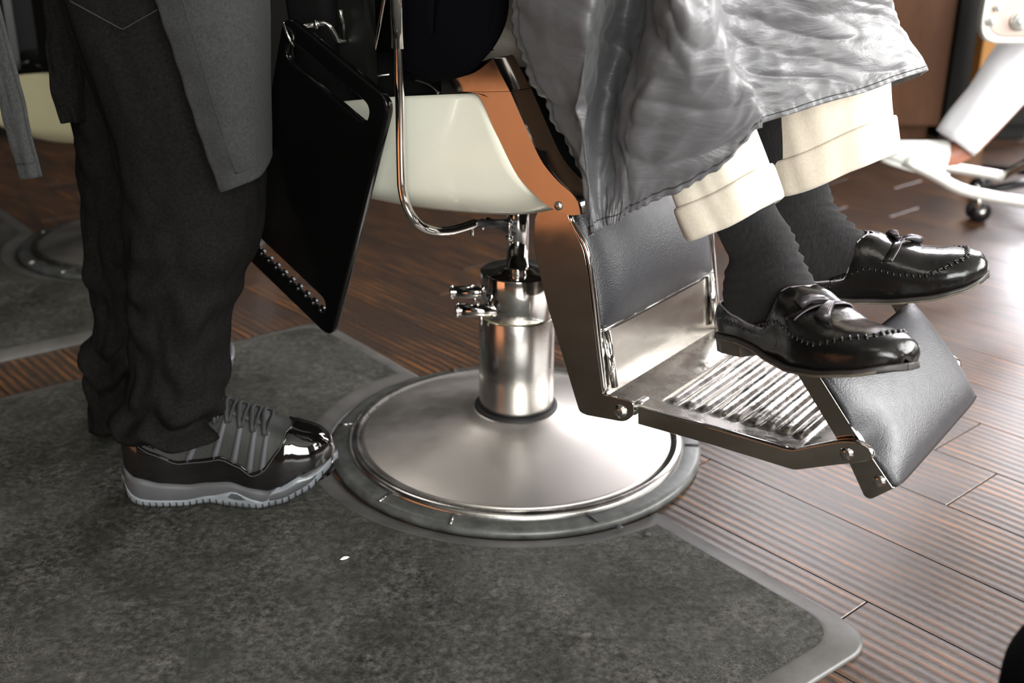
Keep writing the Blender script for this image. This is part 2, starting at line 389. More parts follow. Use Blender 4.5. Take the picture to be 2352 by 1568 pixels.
def window(name, axis, pos, a0, a1, z0, z1, nm):
    w = tag(empty(name, (pos, (a0+a1)/2, z0) if axis == 'x' else ((a0+a1)/2, pos, z0)), kind='structure')
    wd = a1-a0; h = z1-z0; k = .05
    def bx(b, a, aw, z, zh): b.box((0, a, z) if axis == 'x' else (a, 0, z), (k, aw, zh) if axis == 'x' else (aw, k, zh))
    b = MB(); bx(b, -wd/2+k/2, k, h/2, h); bx(b, wd/2-k/2, k, h/2, h); bx(b, 0, wd-2*k, k/2, k); bx(b, 0, wd-2*k, h-k/2, k); b.build('window_frame', M['frame'], w, False)
    for i in range(1, nm):
        b = MB(); bx(b, -wd/2+wd*i/nm, .04, h/2, h-2*k); b.build('mullion', M['frame'], w, False)
    return w
boxw('reflection_plinth', -1.50, -1.42, -.1, 1.12, 0, .42, M['honey'])  # unseen low plinth, added to give the chair's trim and rods copper reflections
window('window_1', 'x', RX1+.03, -.75, 2.75, .75, 2.7, 3)
window('window_2', 'y', RY1+.03, 1.1, 3.1, .65, 2.15, 2)
window('window_3', 'y', RY0-.03, -.2, 2.7, .6, 2.6, 3)

# floor: slab with laminate planks as pieces
floor = boxw('floor', RX0-.1, RX1+.1, RY0-.1, RY1+.1, -.12, -.0125, M['wall_dark'])
TH = radians(41.5); D = Vector((-sin(TH), cos(TH), 0)); E_ = Vector((cos(TH), sin(TH), 0))
def clip(poly, nx, ny, c):
    out = []
    for i in range(len(poly)):
        a, b = poly[i-1], poly[i]; da = a.x*nx+a.y*ny-c; db = b.x*nx+b.y*ny-c
        if (da <= 0) != (db <= 0): out.append(a.lerp(b, da/(da-db)))
        if db <= 0: out.append(b)
    return out
ROT = atan2(D.y, D.x); RM = Matrix.Rotation(-ROT, 3, 'Z')
PW, PL, G = .156, 1.25, .0009
npl = 0; first = None
def plank_at(k, d0, Lp):
    global npl
    e0 = 1.183+PW*k
    c = E_*(e0+PW/2)+D*(d0+Lp/2)
    poly = [E_*(e0+a*PW+(G if a == 0 else -G))+D*(d0+b*Lp+(G if b == 0 else -G)) for a, b in ((0, 0), (1, 0), (1, 1), (0, 1))]
    for nx, ny, cc in ((1, 0, RX1-.002), (-1, 0, -RX0-.002), (0, 1, RY1-.002), (0, -1, -RY0-.002)):
        poly = clip(poly, nx, ny, cc)
        if len(poly) < 3: return
    n = len(poly); vs = []; cen = sum(poly, Vector())/n
    for z, ins in ((-.012, 0), (-.0008, 0), (0, .0008)):
        for p in poly:
            q = p + (cen-p).normalized()*ins*1.5
            l = RM @ (q-c); vs.append((l.x, l.y, z))
    fs = [tuple(range(2*n, 3*n)), tuple(range(n))[::-1]]
    for s in (0, n):
        for j in range(n): fs.append((s+j, s+(j+1) % n, s+n+(j+1) % n, s+n+j))
    o = mesh('plank', vs, fs, M['plank'], floor, False); o.location = c; o.rotation_euler = (0, 0, ROT); npl += 1
offs = {-1: .629, 2: .69, 0: 1.02, 1: .2, -2: .1}
for k in range(-27, 26):
    off = offs.get(k, random.uniform(0, PL))
    for j in range(-5, 5):
        d0 = off + j*PL; mid = E_*(1.183+PW*(k+.5))+D*(d0+PL/2)
        if not (-3.9 < mid.x < 3.7 and -1.6 < mid.y < 5.3): continue
        plank_at(k, d0, PL)
print('planks', npl)

# salon mats: 0.9 x 1.4 m with a half-round cut-out for the chair base
MA = radians(38.3); M1 = Vector((-sin(MA), cos(MA), 0)); M2 = Vector((cos(MA), sin(MA), 0))
def salon_mat(name, centre, m1, m2, label, w=1.55, l=1.40, rc=.323, ex=-.022):
    """centre = chair base centre, which lies on the middle of the mat's long side"""
    root = tag(empty(name, centre), label, 'mat', None)
    th = .013
    def outline(ins, rr, cr=.05):
        pts = []; hl = l/2-ins
        # along the chair side from -hl to the cut-out, around it, and on
        ang0 = math.asin(min(1, 0))
        x1 = -ins-ex
        def arc(cx, cy, r, a0, a1, n):
            return [Vector((cx+r*cos(a0+(a1-a0)*i/n), cy+r*sin(a0+(a1-a0)*i/n))) for i in range(n+1)]
        # local 2D: x along m2, y along m1
        ya = sqrt(max(rr*rr-x1*x1, 0))
        a = atan2(ya, x1)
        pts += arc(x1-cr, -hl+cr, cr, -pi/2, 0, 8)
        pts += arc(0, 0, rr, -a, -(2*pi) + a, 72)
        pts += arc(x1-cr, hl-cr, cr, 0, pi/2, 8)
        pts += arc(-w+ins+cr, hl-cr, cr, pi/2, pi, 8)
        pts += arc(-w+ins+cr, -hl+cr, cr, pi, 1.5*pi, 8)
        return pts
    A = outline(0, rc-.012); B = outline(.004, rc-.008); C_ = outline(.030, rc+.016); Dn = outline(.034, rc+.022)
    layers = [(A, .0005), (A, .004), (B, .0055), (C_, th), (Dn, th-.0004)]
    n = len(A); vs = []; fs = []
    for P, z in layers:
        for p in P: q = m2*p.x+m1*p.y; vs.append((q.x, q.y, z))
    for i in range(len(layers)-1):
        for j in range(n): fs.append((i*n+j, i*n+(j+1) % n, (i+1)*n+(j+1) % n, (i+1)*n+j))
    edge = mesh('bevelled_edge', vs, fs, M['matedge'], root)
    me = plate_mesh([[tuple(p) for p in Dn]], .006); Rm = Matrix((( m2.x, m1.x, 0, 0), (m2.y, m1.y, 0, 0), (0, 0, 1, th-.0034), (0, 0, 0, 1)))
    me.transform(Rm); link('mat_surface', me, M['mat'], root, False)
    return root
M['matedge'] = mat('worn_grey_mat_edge', (.075, .071, .066), .42, 0, .5, noise_amt=.3, noise_scale=14, bump=.15, bump_scale=60)
Oc = O + M1*(-.015)
salon_mat('salon_mat', (O.x, O.y, 0), M1, M2, 'worn black vinyl anti-fatigue mat under the standing barber, cut round the near chair base')
C2 = ground(335, 562)
salon_mat('salon_mat', (C2.x, C2.y, 0), M1, M2, 'dark vinyl mat further back at the left, round the far chair base', l=1.18, ex=.2)

# ------------------------------------------------------------ barber chair
def build_chair():
    R = empty('barber_chair', (O.x, O.y, 0), -PH)
    # base
    b = MB(); prof = [(.300, .0005), (.306, .002), (.3065, .010), (.303, .0145), (.296, .016), (.280, .0165), (.279, .0165), (.268, .0165)]
    b.lathe(prof, 128); b.build('base_ring', M['rubber'], R)
    for a in (-150, -96, -72, -31, 30, 90, 150):
        g = MB(); c, s = cos(radians(a)), sin(radians(a)); g.box((c*.292, s*.292, .0168), (.024, .004, .0022), Matrix.Rotation(radians(a+12), 3, 'Z')); g.build('ring_joint', M['gasket'] if a in (-31, 90, 30) else M['chrome_dull'], R)
    b = MB(); b.lathe([(.276, .010), (.2775, .0165), (.2765, .021), (.272, .0245), (.267, .0255), (.262, .0245), (.259, .0225)], 128)
    b.build('base_rim', M['chrome_dull'], R)
    prof = [(.2605, .0215), (.25, .0245), (.22, .030), (.19, .0355), (.16, .041), (.13, .047), (.105, .053), (.09, .058), (.08, .063), (.073, .0685), (.069, .071), (.064, .0715), (.05, .0715)]
    b = MB(); b.lathe(prof, 128); b.build('base_dome', M['steel_dome'], R)
    b = MB(); b.lathe([(.069, .0712), (.0685, .0745), (.062, .0750), (.058, .0742)], 64); b.build('gasket_ring', M['gasket'], R)
    b = MB(); b.lathe([(.055, .072), (.059, .074), (.0612, .080), (.0612, .232), (.0605, .2335), (.058, .234)], 64); b.build('lower_column', M['chrome_dull'], R)
    b = MB(); b.lathe([(.0585, .2335), (.0592, .2345), (.0592, .3035), (.0585, .3055), (.056, .307), (.036, .3075), (.026, .312), (.02, .313)], 64); uc = b.build('upper_column', M['chrome'], R)
    b = MB(); b.lathe([(.0592, .2325), (.0598, .2332), (.0598, .2342), (.0592, .235)], 64); b.build('column_joint', mat('yellowed_seam', (.25, .22, .09), .5), R)
    b = MB(); b.lathe([(.0175, .30), (.0175, .47)], 32); b.build('piston', M['chrome'], R)
    # pump levers on the left side of the column (towards camera-left)
    Xl = (UU.x, ); L_ = Vector((-cos(PH), -sin(PH), 0))          # world -x expressed in chair axes
    A_ = Vector((-sin(PH)*1.0, 0, 0))
    fr = Vector((sin(PH), -cos(PH), 0))                           # world -y in chair axes
    lft = Vector((-cos(PH), -sin(PH), 0))
    for nm, c, l, r in (('pump_lever', fr*.040, .092, .0105), ('pump_lever', fr*-.018, .104, .0100)):
        z = .252 if nm and c.length > .03 else .262
        p = Vector((0, 0, z)) + c
        g = MB(); g.tube([p+lft*.03, p+lft*l], r, 20); g.tube([p+lft*(l-.001), p+lft*(l+.004)], [r*1.12, r*1.12], 20)
        g.tube([p+lft*(l-.030)+Vector((0, 0, r)), p+lft*(l-.030)+Vector((0, 0, r+.002))], .004, 12)
        lv = g.build(nm, M['chrome'], R)
        g = MB(); g.tube([p+lft*(l-.036)+Vector((0, 0, -r*.5)), p+lft*(l-.036)+Vector((0, 0, -r-.016))], .0022, 10); g.build('pin', M['chrome_dull'], lv)
    # cream side shells + trim
    trim_in = [(1075, 150), (1061, 215), (1104, 215), (1145, 300), (1187, 386), (1221, 430), (1259, 465), (1281, 479)]
    tr_out = [(1140, 134), (1178, 208), (1214, 289), (1249, 365), (1287, 413), (1330, 448)]
    for sgn in (-1, 1):
        vs = -.25
        def q(px, py, dv=0):
            p = S(px, py, vs); return Vector((p.x, sgn*(.25+dv), p.z))
        top = resample([q(600, 262), q(715, 243), q(805, 232), q(910, 223), q(1104, 215)], 33)
        bot = resample(catmull([q(640, 405), q(740, 447), q(852, 474), q(950, 490), q(1060, 500), q(1140, 503), q(1200, 497), q(1281, 479)], 6), 33)
        right = resample(catmull([q(1104, 215), q(1145, 300), q(1187, 386), q(1221, 430), q(1259, 465), q(1281, 479)], 5), 25)
        left = resample([q(600, 262), q(612, 340), q(640, 405)], 25)
        rows = []
        for i in range(25):
            t = i/24; row = []
            for j in range(33):
                s = j/32
                p = top[j]*(1-t)+bot[j]*t + left[i]*(1-s)+right[i]*s - (top[0]*(1-s)*(1-t)+top[-1]*s*(1-t)+bot[0]*(1-s)*t+bot[-1]*s*t)
                inw = max(0, (t-.72)/.28)**2*.035 + max(0, (.12-s)/.12)**2*.03
                p.y = sgn*(.245 + .010*sin(pi*min(1, t*1.1)) - inw)
                row.append(p)
            rows.append(row)
        sh = sgrid('side_shell', rows, M['cream'], R); solid(sh, .006, 0); 
        # upper and lower side trims: flat face + turned front face
        for nm, pin, pout in (('upper_side_trim', [(1030, 170), (1058, 209)], [(1138, 132), (1178, 208)]),
                              ('lower_side_trim', [(1058, 210), (1104, 214), (1145, 300), (1187, 386), (1221, 430), (1259, 465), (1283, 479), (1318, 492)], [(1179, 209), (1196, 248), (1214, 289), (1249, 365), (1287, 413), (1318, 440), (1334, 462), (1340, 490)])):
            a = resample(catmull([q(*p) for p in pin], 6) if len(pin) > 2 else [q(*p) for p in pin], 25)
            c = resample(catmull([q(*p) for p in pout], 6) if len(pout) > 2 else [q(*p) for p in pout], 25)
            rows = []
            for i in range(25):
                e = sgn*.256; r = []
                for k in range(4): p = a[i].lerp(c[i], k/3); p.y = e; r.append(p)
                p = c[i].copy(); p.y = sgn*.2545; p.x += .0015; r.append(p)
                p = p.copy(); p.y = sgn*.222; p.x += .004; r.append(p)
                p = p.copy(); p.x -= .006; p.y = sgn*.219; r.append(p)
                rows.append(r)
            tr = sgrid(nm, rows, M['dark_chrome'], R, smooth=False); solid(tr, .002, 0)
            for p in tr.data.polygons: p.use_smooth = True
            ms = tr.modifiers.new('es', 'EDGE_SPLIT'); ms.split_angle = radians(35)
            if nm[0] == 'l' and sgn < 0:
                screw('screw', q(1290, 470)+Vector((0, -.007, 0)), .0042, .002, M['chrome_dull'], tr)
    # seat cushion & frame between the shells
    def cushion(name, c, d, m, rot=None, lvl=3, bev=.25):
        g = MB(); n = 5
        o = MB().box((0, 0, 0), d).build(name, m, R); o.location = c
        if rot: o.rotation_euler = rot
        bv = o.modifiers.new('b', 'BEVEL'); bv.width = min(d)*bev; bv.segments = 5
        return o
    cushion('seat_cushion', (.045, 0, .585), (.36, .42, .11), M['leather_dk'], (0, radians(4), 0))
    cushion('seat_front_roll', (.215, 0, .535), (.055, .42, .10), M['leather_dk'], (0, radians(-35), 0))
    cushion('backrest', (-.235, 0, .83), (.10, .44, .62), M['leather_dk'], (0, radians(-8), 0))
    g = MB(); g.box((.0, 0, .495), (.30, .40, .04)); g.box((0, 0, .465), (.16, .12, .03)); g.build('seat_frame', M['blackwood'], R, False)
    # armrests (above the picture, resting on the upper trims)
    for sgn in (-1, 1):
        o = cushion('armrest', (.02, sgn*.265, .845), (.30, .06, .05), M['leather_dk'])
        MB().box((.08, sgn*.235, .72), (.05, .02, .22)).build('arm_post', M['blackwood'], R, False)
        MB().box((-.10, sgn*.235, .72), (.05, .02, .22)).build('arm_post', M['blackwood'], R, False)
    # chrome rail and rods seen above the shell
    g = MB(); g.tube([S(745, 192, -.21), S(895, 171, -.21)], .0016, 10); g.build('frame_rail', M['chrome_dull'], R)
    g = MB(); g.tube([S(745, 187, -.2), S(853, 172, -.2)], .0018, 10); g.build('frame_rail', M['chrome_dull'], R)
    g = MB(); g.tube([S(856, 174, -.225), S(862, 112, -.225), S(886, -10, -.225), S(900, -120, -.225)], [.0028, .0030, .0042, .0042], 14); g.build('thin_rod', M['dark_chrome'], R)
    g = MB(); g.tube([S(1040, 217, -.235), S(1045, 160, -.235)], .0045, 14); g.build('short_post', M['chrome'], R)
    g = MB(); g.tube(catmull([S(955, 183, -.22), S(985, 193, -.22), S(1000, 204, -.225), S(1010, 216, -.228)], 4), .004, 8, flat=.4); g.build('curved_strip', M['chrome_dull'], R)
    # support rod with sleeve
    pts = [S(911, -260, -.3), S(916, 108, -.3), S(919, 250, -.3), S(922, 400, -.3), S(925, 440, -.3), S(934, 474, -.298), S(950, 502, -.29), S(972, 521, -.27), S(1000, 530, -.25), S(1030, 530, -.225), S(1060, 523, -.2), S(1090, 513, -.175)]
    g = MB(); g.tube(catmull(pts, 6), .0062, 20); rod = g.build('support_rod', M['chrome'], R)
    g = MB(); g.tube([S(910, -300, -.3), S(916, 110, -.3)], .0100, 24); g.build('rod_sleeve', M['chrome'], rod)
    # linkage under the seat
    g = MB(); g.tube([S(1085, 514, -.175), S(1180, 512, -.06)], .006, 10); g.tube([S(1120, 505, -.12), S(1180, 535, -.06)], .0045, 10); g.build('linkage', M['gasket'], R)
    for px, py0, py1, v in ((1084, 508, 540, -.18), (1108, 503, 527, -.14), (1170, 500, 548, -.08)):
        g = MB(); g.tube([S(px, py0, v), S(px, py1, v)], .0028, 10); g.tube([S(px, py0+8, v), S(px, py0+14, v)], .0055, 8); 
        if px == 1170: g.tube([S(px, py1-6, v), S(px, py1+3, v)], .0055, 8)
        g.build('linkage_bolt', M['chrome_dull'], R)
    # ---- footrest
    ov = [(1232, 490), (1227, 560), (1240, 620), (1262, 710), (1333, 945), (1350, 952), (1438, 968), (1459, 950), (1456, 922), (1387, 904), (1372, 790), (1355, 640), (1342, 570), (1322, 530), (1307, 500), (1306, 470), (1262, 462)]
    out = [(p[0], p[1]) for p in S2(ov, -.17)]
    rr = [.01, .02, .0, .0, .018, .0, .014, .014, .006, .004, 0, 0, .01, .01, .01, .004, .01]
    po = rounded(out, rr)
    for sgn in (-1, 1):
        sp = side_plate('footrest_side_plate', po, sgn*.17, .005, M['dark_chrome'], R, .0007)
        edge = resample(catmull([S(*p, -.17) for p in [(1307, 488), (1309, 505), (1324, 533), (1343, 570), (1356, 640), (1373, 790), (1386, 900)]], 5), 30)
        rows = []
        for p in edge:
            rows.append([Vector((p.x+.001, sgn*.1725, p.z)), Vector((p.x+.0035, sgn*.170, p.z+.0005)), Vector((p.x+.0035, sgn*.163, p.z+.0005)), Vector((p.x-.002, sgn*.160, p.z))])
        fl = sgrid('side_plate_flange', rows, M['chrome'], sp); solid(fl, .0012, 0)
        c = S(1428, 943, -.17); c.y = sgn*.17
        if sgn < 0:
            screw('hinge_bolt', c+Vector((0, -.0028, 0)), .0075, .004, M['chrome_dull'], sp)
            g = MB(); k = S(1457, 938, -.16); g.tube([k+Vector((0, -.004, 0)), k+Vector((0, .03, 0))], .008, 16); g.build('hinge_knuckle', M['chrome_dull'], R)
    # calf pad (black leather, bulging)
    a0 = S(1372, 757, -.16); a1 = S(1345, 560, -.16)
    top = Vector((.205, 0, .475)); bot = Vector((a0.x, 0, a0.z))
    ax = (bot-top); nrm = Vector((-ax.z, 0, ax.x)).normalized(); 
    if nrm.x < 0: nrm = -nrm
    rows = []
    for i in range(22):
        t = i/21; row = []
        for j in range(34):
            s = j/33
            e = min(s, 1-s)*.31; e2 = min(t, 1-t)*ax.length
            bl = .020*(1-math.exp(-e/.018))*(1-math.exp(-e2/.022)) + .005*sin(pi*s)*sin(pi*t)
            p = top.lerp(bot, t)+nrm*(bl-.004); p.y = lerp(-.157, .157, s); row.append(p)
        rows.append(row)
    cp = sgrid('calf_pad', rows, M['leather'], R); solid(cp, .012, 1)
    # kick panel below the pad with its bottom strip and pilaster
    f0 = S(1392, 905, -.16); FW = .2215
    kb = Vector((f0.x+.002, 0, FW)); 
    g = MB(); g.add([(bot.x+.006, -.16, bot.z), (bot.x+.006, .16, bot.z), (kb.x, .16, kb.z), (kb.x, -.16, kb.z), (bot.x, -.16, bot.z), (bot.x, .16, bot.z), (kb.x-.006, .16, kb.z), (kb.x-.006, -.16, kb.z)],
                [(0, 1, 2, 3), (7, 6, 5, 4), (0, 4, 5, 1), (1, 5, 6, 2), (2, 6, 7, 3), (3, 7, 4, 0)]); kp = g.build('kick_panel', M['kick'], R, False)
    g = MB(); g.tube([(bot.x+.008, -.157, bot.z+.001), (bot.x+.008, .157, bot.z+.001)], .0028, 8); g.build('edge_strip', M['chrome'], kp)
    for sgn in (-1, 1):
        g = MB(); g.tube([(bot.x+.008, sgn*.150, bot.z-.001), (kb.x+.006, sgn*.150, kb.z+.012)], .0075, 12, flat=.6); g.build('corner_strip', M['chrome'], kp)
    # tray floor with raised ribs
    u0, u1 = kb.x-.004, .605; rows = []
    nu, nv = 150, 60
    for i in range(nu+1):
        u_ = lerp(u0, u1, i/nu); row = []
        wb = interp([(.26, FW), (.33, .2195), (.548, .2240), (.605, .2560)], u_)
        for j in range(nv+1):
            v_ = lerp(-.165, .165, j/nv)
            k = max(0, min(1, (.128-abs(v_))/.014)); k = k*k*(3-2*k)
            ph = (u_-.338)/.0235; rib = 0
            if 0 <= ph <= 8.5: rib = max(0, sin(pi*(ph % 1)))**.6*.0045
            if 0 <= ph <= 8.5 and (ph % 1) > .82: rib = 0
            row.append(Vector((u_, v_, wb+rib*k)))
        rows.append(row)
    ty = sgrid('ribbed_tray', rows, M['tray'], R); solid(ty, .004, -1)
    # side rails of the tray
    rail = [(1466, 933), (1640, 982), (1817, 1033), (1870, 1022), (1935, 1010), (1975, 1013), (2003, 1034), (2008, 1053), (1980, 1062), (1930, 1066), (1825, 1079), (1640, 1022), (1466, 973)]
    rl = rounded(S2(rail, -.172), [.001, 0, .01, .02, .02, .01, .012, .006, .01, 0, .004, 0, .001])
    for sgn in (-1, 1):
        r_ = side_plate('tray_rail', rl, sgn*.169, .009, M['copper_chrome'], R, .0018)
        c = S(1946, 1040, -.172); c.y = sgn*.172
        if sgn < 0: screw('rail_screw', c+Vector((0, -.0015, 0)), .0062, .002, M['chrome_dull'], r_)
        else:
            g = MB(); g.tube([c, c+Vector((0, .014, 0))], .011, 16); g.tube([c+Vector((0, .014, 0)), c+Vector((0, .022, 0))], [.008, .006], 16); g.build('rail_knob', M['chrome'], r_)
    # flip-over foot pad: two bracket plates and the padded board
    bk = [(1823, 846), (1884, 866), (1962, 990), (2052, 1122), (1999, 1147), (1985, 1140), (1935, 1030)]
    bo = rounded(S2(bk, -.163), [.001, .001, 0, .002, .004, .003, 0])
    for sgn in (-1, 1):
        br = side_plate('foot_pad_bracket', bo, sgn*.160, .006, M['dark_chrome'], R, .0009)
        if sgn < 0: screw('bracket_screw', S(2020, 1104, -.163)+Vector((0, -.0005, 0)), .0058, .0018, M['chrome_dull'], br)
    P0 = S(1884, 866, -.163); P1 = S(2051, 1121, -.163); P0.y = P1.y = 0
    dr = (P1-P0); nn = Vector((dr.z, 0, -dr.x)).normalized()
    if nn.x < 0: nn = -nn
    bk_ = S(1826, 848, -.163); bk_.y = 0
    # metal pan
    g = MB(); L = dr.length; d1 = dr.normalized()
    for (s, t) in ((0, 0),): 
        c8 = []
        for y in (-.158, .158):
            for (a, b_) in ((.002, -.024), (.002, -.001), (L, -.001), (L, -.010)): c8.append(P0+d1*a+nn*b_+Vector((0, y, 0)))
        g.add(c8, [(0, 1, 2, 3), (7, 6, 5, 4), (0, 4, 5, 1), (1, 5, 6, 2), (2, 6, 7, 3), (3, 7, 4, 0)])
    g.build('foot_pad_pan', M['chrome_dull'], R, False)
    rows = []
    for i in range(30):
        t = i/29; row = []
        for j in range(44):
            s = j/43; e = min(s, 1-s)*.32; e2 = min(t, 1-t)*L
            bl = .016*(1-math.exp(-e/.016))*(1-math.exp(-e2/.014)) + .006*sin(pi*s)*sin(pi*t)
            # puckers beside the near hinge
            dd = (t-.56)**2*18+(s-.02)**2*120; bl -= .012*math.exp(-dd*2.2)
            row.append(P0+d1*(L*t)+nn*(bl-.001)+Vector((0, lerp(-.160, .160, s), 0)))
        rows.append(row)
    fp = sgrid('foot_pad', rows, M['leather'], R); solid(fp, .006, 1)
    g = MB(); g.tube([P0+Vector((0, -.16, 0))-nn*.0, P0+Vector((0, .16, 0))], .0022, 8); g.tube([P1+Vector((0, -.162, 0)), P1+Vector((0, .162, 0))], .0014, 8); g.build('pad_edging', M['chrome'], R)
    return R
M['kick'] = mat('scratched_steel_panel', (.33, .31, .29), .22, 1, rough_var=.1, noise_scale=12, stretch=(1, 1, 3))
M['tray'] = mat('scuffed_cast_aluminium', (.40, .38, .35), .26, 1, rough_var=.14, noise_scale=22, bump=.3, bump_scale=55)
M['copper_chrome'] = mat('polished_chrome_plate', (.55, .51, .47), .10, 1, rough_var=.03, noise_scale=25)
chair = build_chair()
tag(chair, 'cream and chrome barber chair in the middle with a client under a grey cape', 'chair')

# second chair at the far left, seat turned away, lower part behind the barber
chair2 = copy_tree(chair)
chair2.location = (C2.x, C2.y, 0); chair2.rotation_euler = (0, 0, radians(-40))
for ch in list(chair2.children):
    if ch.name.split('.')[0] in ('support_rod', 'foot_pad', 'foot_pad_bracket', 'foot_pad_pan', 'pad_edging', 'thin_rod', 'ribbed_tray', 'tray_rail', 'kick_panel', 'hinge_knuckle'):
        for c_ in list(ch.children): bpy.data.objects.remove(c_)
        bpy.data.objects.remove(ch)
tag(chair2, 'blurred yellowish cream barber chair far left behind the barber', 'chair')
for ch in chair2.children:
    if ch.name.split('.')[0] not in ('base_ring', 'ring_joint', 'base_rim', 'base_dome', 'gasket_ring', 'lower_column', 'upper_column', 'column_joint', 'pump_lever'):
        ch.location.z -= .148
    if ch.name.startswith('side_shell'):
        ch.data = ch.data.copy(); ch.data.materials[0] = M['cream_far']

# ------------------------------------------------------------ black board hung on the chair
def board():
    TR = Vector((-.149, 1.41, .620)); e1 = Vector((-.70, .565, .43)).normalized(); BR = Vector((-.262, 1.552, .246))
    e2 = (BR-TR); Lb = e2.length; e2.normalize(); e2 = (e2-e1*e2.dot(e1)).normalized(); n = e1.cross(e2)
    Wb = .212
    out = rounded([(0, 0), (Wb, 0), (Wb, Lb), (0, Lb)], [.024]*4, 8)
    s1 = rounded([(.030, .026), (Wb-.016, .026), (Wb-.016, .056), (.030, .056)], .0149, 8)
    lo = []
    for (x, y) in rounded([(.026, Lb-.056), (Wb-.020, Lb-.056), (Wb-.020, Lb-.026), (.026, Lb-.026)], .0149, 8): lo.append((x, y))
    me = plate_mesh([[tuple(p) for p in out], [tuple(p) for p in s1], lo], .012, .003); me.name = 'board'
    o = link('black_board', me, M['blackplastic'], None, False)
    o.matrix_world = Matrix(((e1.x, e2.x, n.x, TR.x), (e1.y, e2.y, n.y, TR.y), (e1.z, e2.z, n.z, TR.z), (0, 0, 0, 1)))
    tag(o, 'black plastic board with slotted handles hanging beside the barber chair', 'board')
    # finger ridges in the lower handle
    g = MB()
    for k in range(9):
        x = .038+k*(Wb-.070)/8
        g.add(*(lambda: ([Vector((x+.006*cos(a), Lb-.027-.005*sin(a)*1.0, zz)) for zz in (-.0055, .0055) for a in [pi*i/6 for i in range(7)]],
              [tuple(range(7)), tuple(range(7, 14))[::-1]]+[(i, i+1, i+8, i+7) for i in range(6)]))())
    g.build('grip_ridges', M['blackplastic'], o)
    return o, TR, e1, e2, n
BO, bTR, be1, be2, bn = board()
# hooks carrying the board
g = MB(); y_ = 1.47
hk = MB().tube(catmull([at(652, 54, 1.53), at(659, 76, 1.52), at(668, 95, 1.52), at(676, 104, 1.53), at(686, 105, 1.56)], 5), .0024, 12).build('hanging_hook', M['chrome'])
MB().tube([at(677, 66, 1.56), at(680, 97, 1.56)], .0012, 8).build('hook_pin', M['chrome_dull'], hk)
tag(hk, 'small bright J-shaped metal hook at the top left corner of the black board', 'hook')
g = MB(); hp = catmull([at(692, 67, 1.54), at(704, 60, 1.545), at(722, 57, 1.55), at(745, 54, 1.55), at(758, 62, 1.55), at(768, 76, 1.555), at(776, 91, 1.56), at(786, 95, 1.565), at(792, 93, 1.57)], 5)
hb = g.tube(hp, .0035, 14).build('bent_tube', M['brass_steel'] if 'brass_steel' in M else M['chrome_dull'])
MB().tube([at(722, 57, 1.55), at(732, 56, 1.55)], .0068, 8).build('hex_nut', M['chrome_dull'], hb)
tag(hb, 'S-bent metal tube with a hex nut behind the black board', 'tube')
tp = MB().tube([at(781, 22, 1.56), at(783, 34, 1.56), at(789, 52, 1.56)], [.0042, .003, .0032], 12).build('metal_pin', M['chrome_dull'])
MB().tube([at(789, 52, 1.56), at(790, 75, 1.565), at(792, 92, 1.57)], .003, 8).build('pin_shank', M['blackwood'], tp)
tag(tp, 'short upright metal pin above the bent tube in the dark', 'pin')

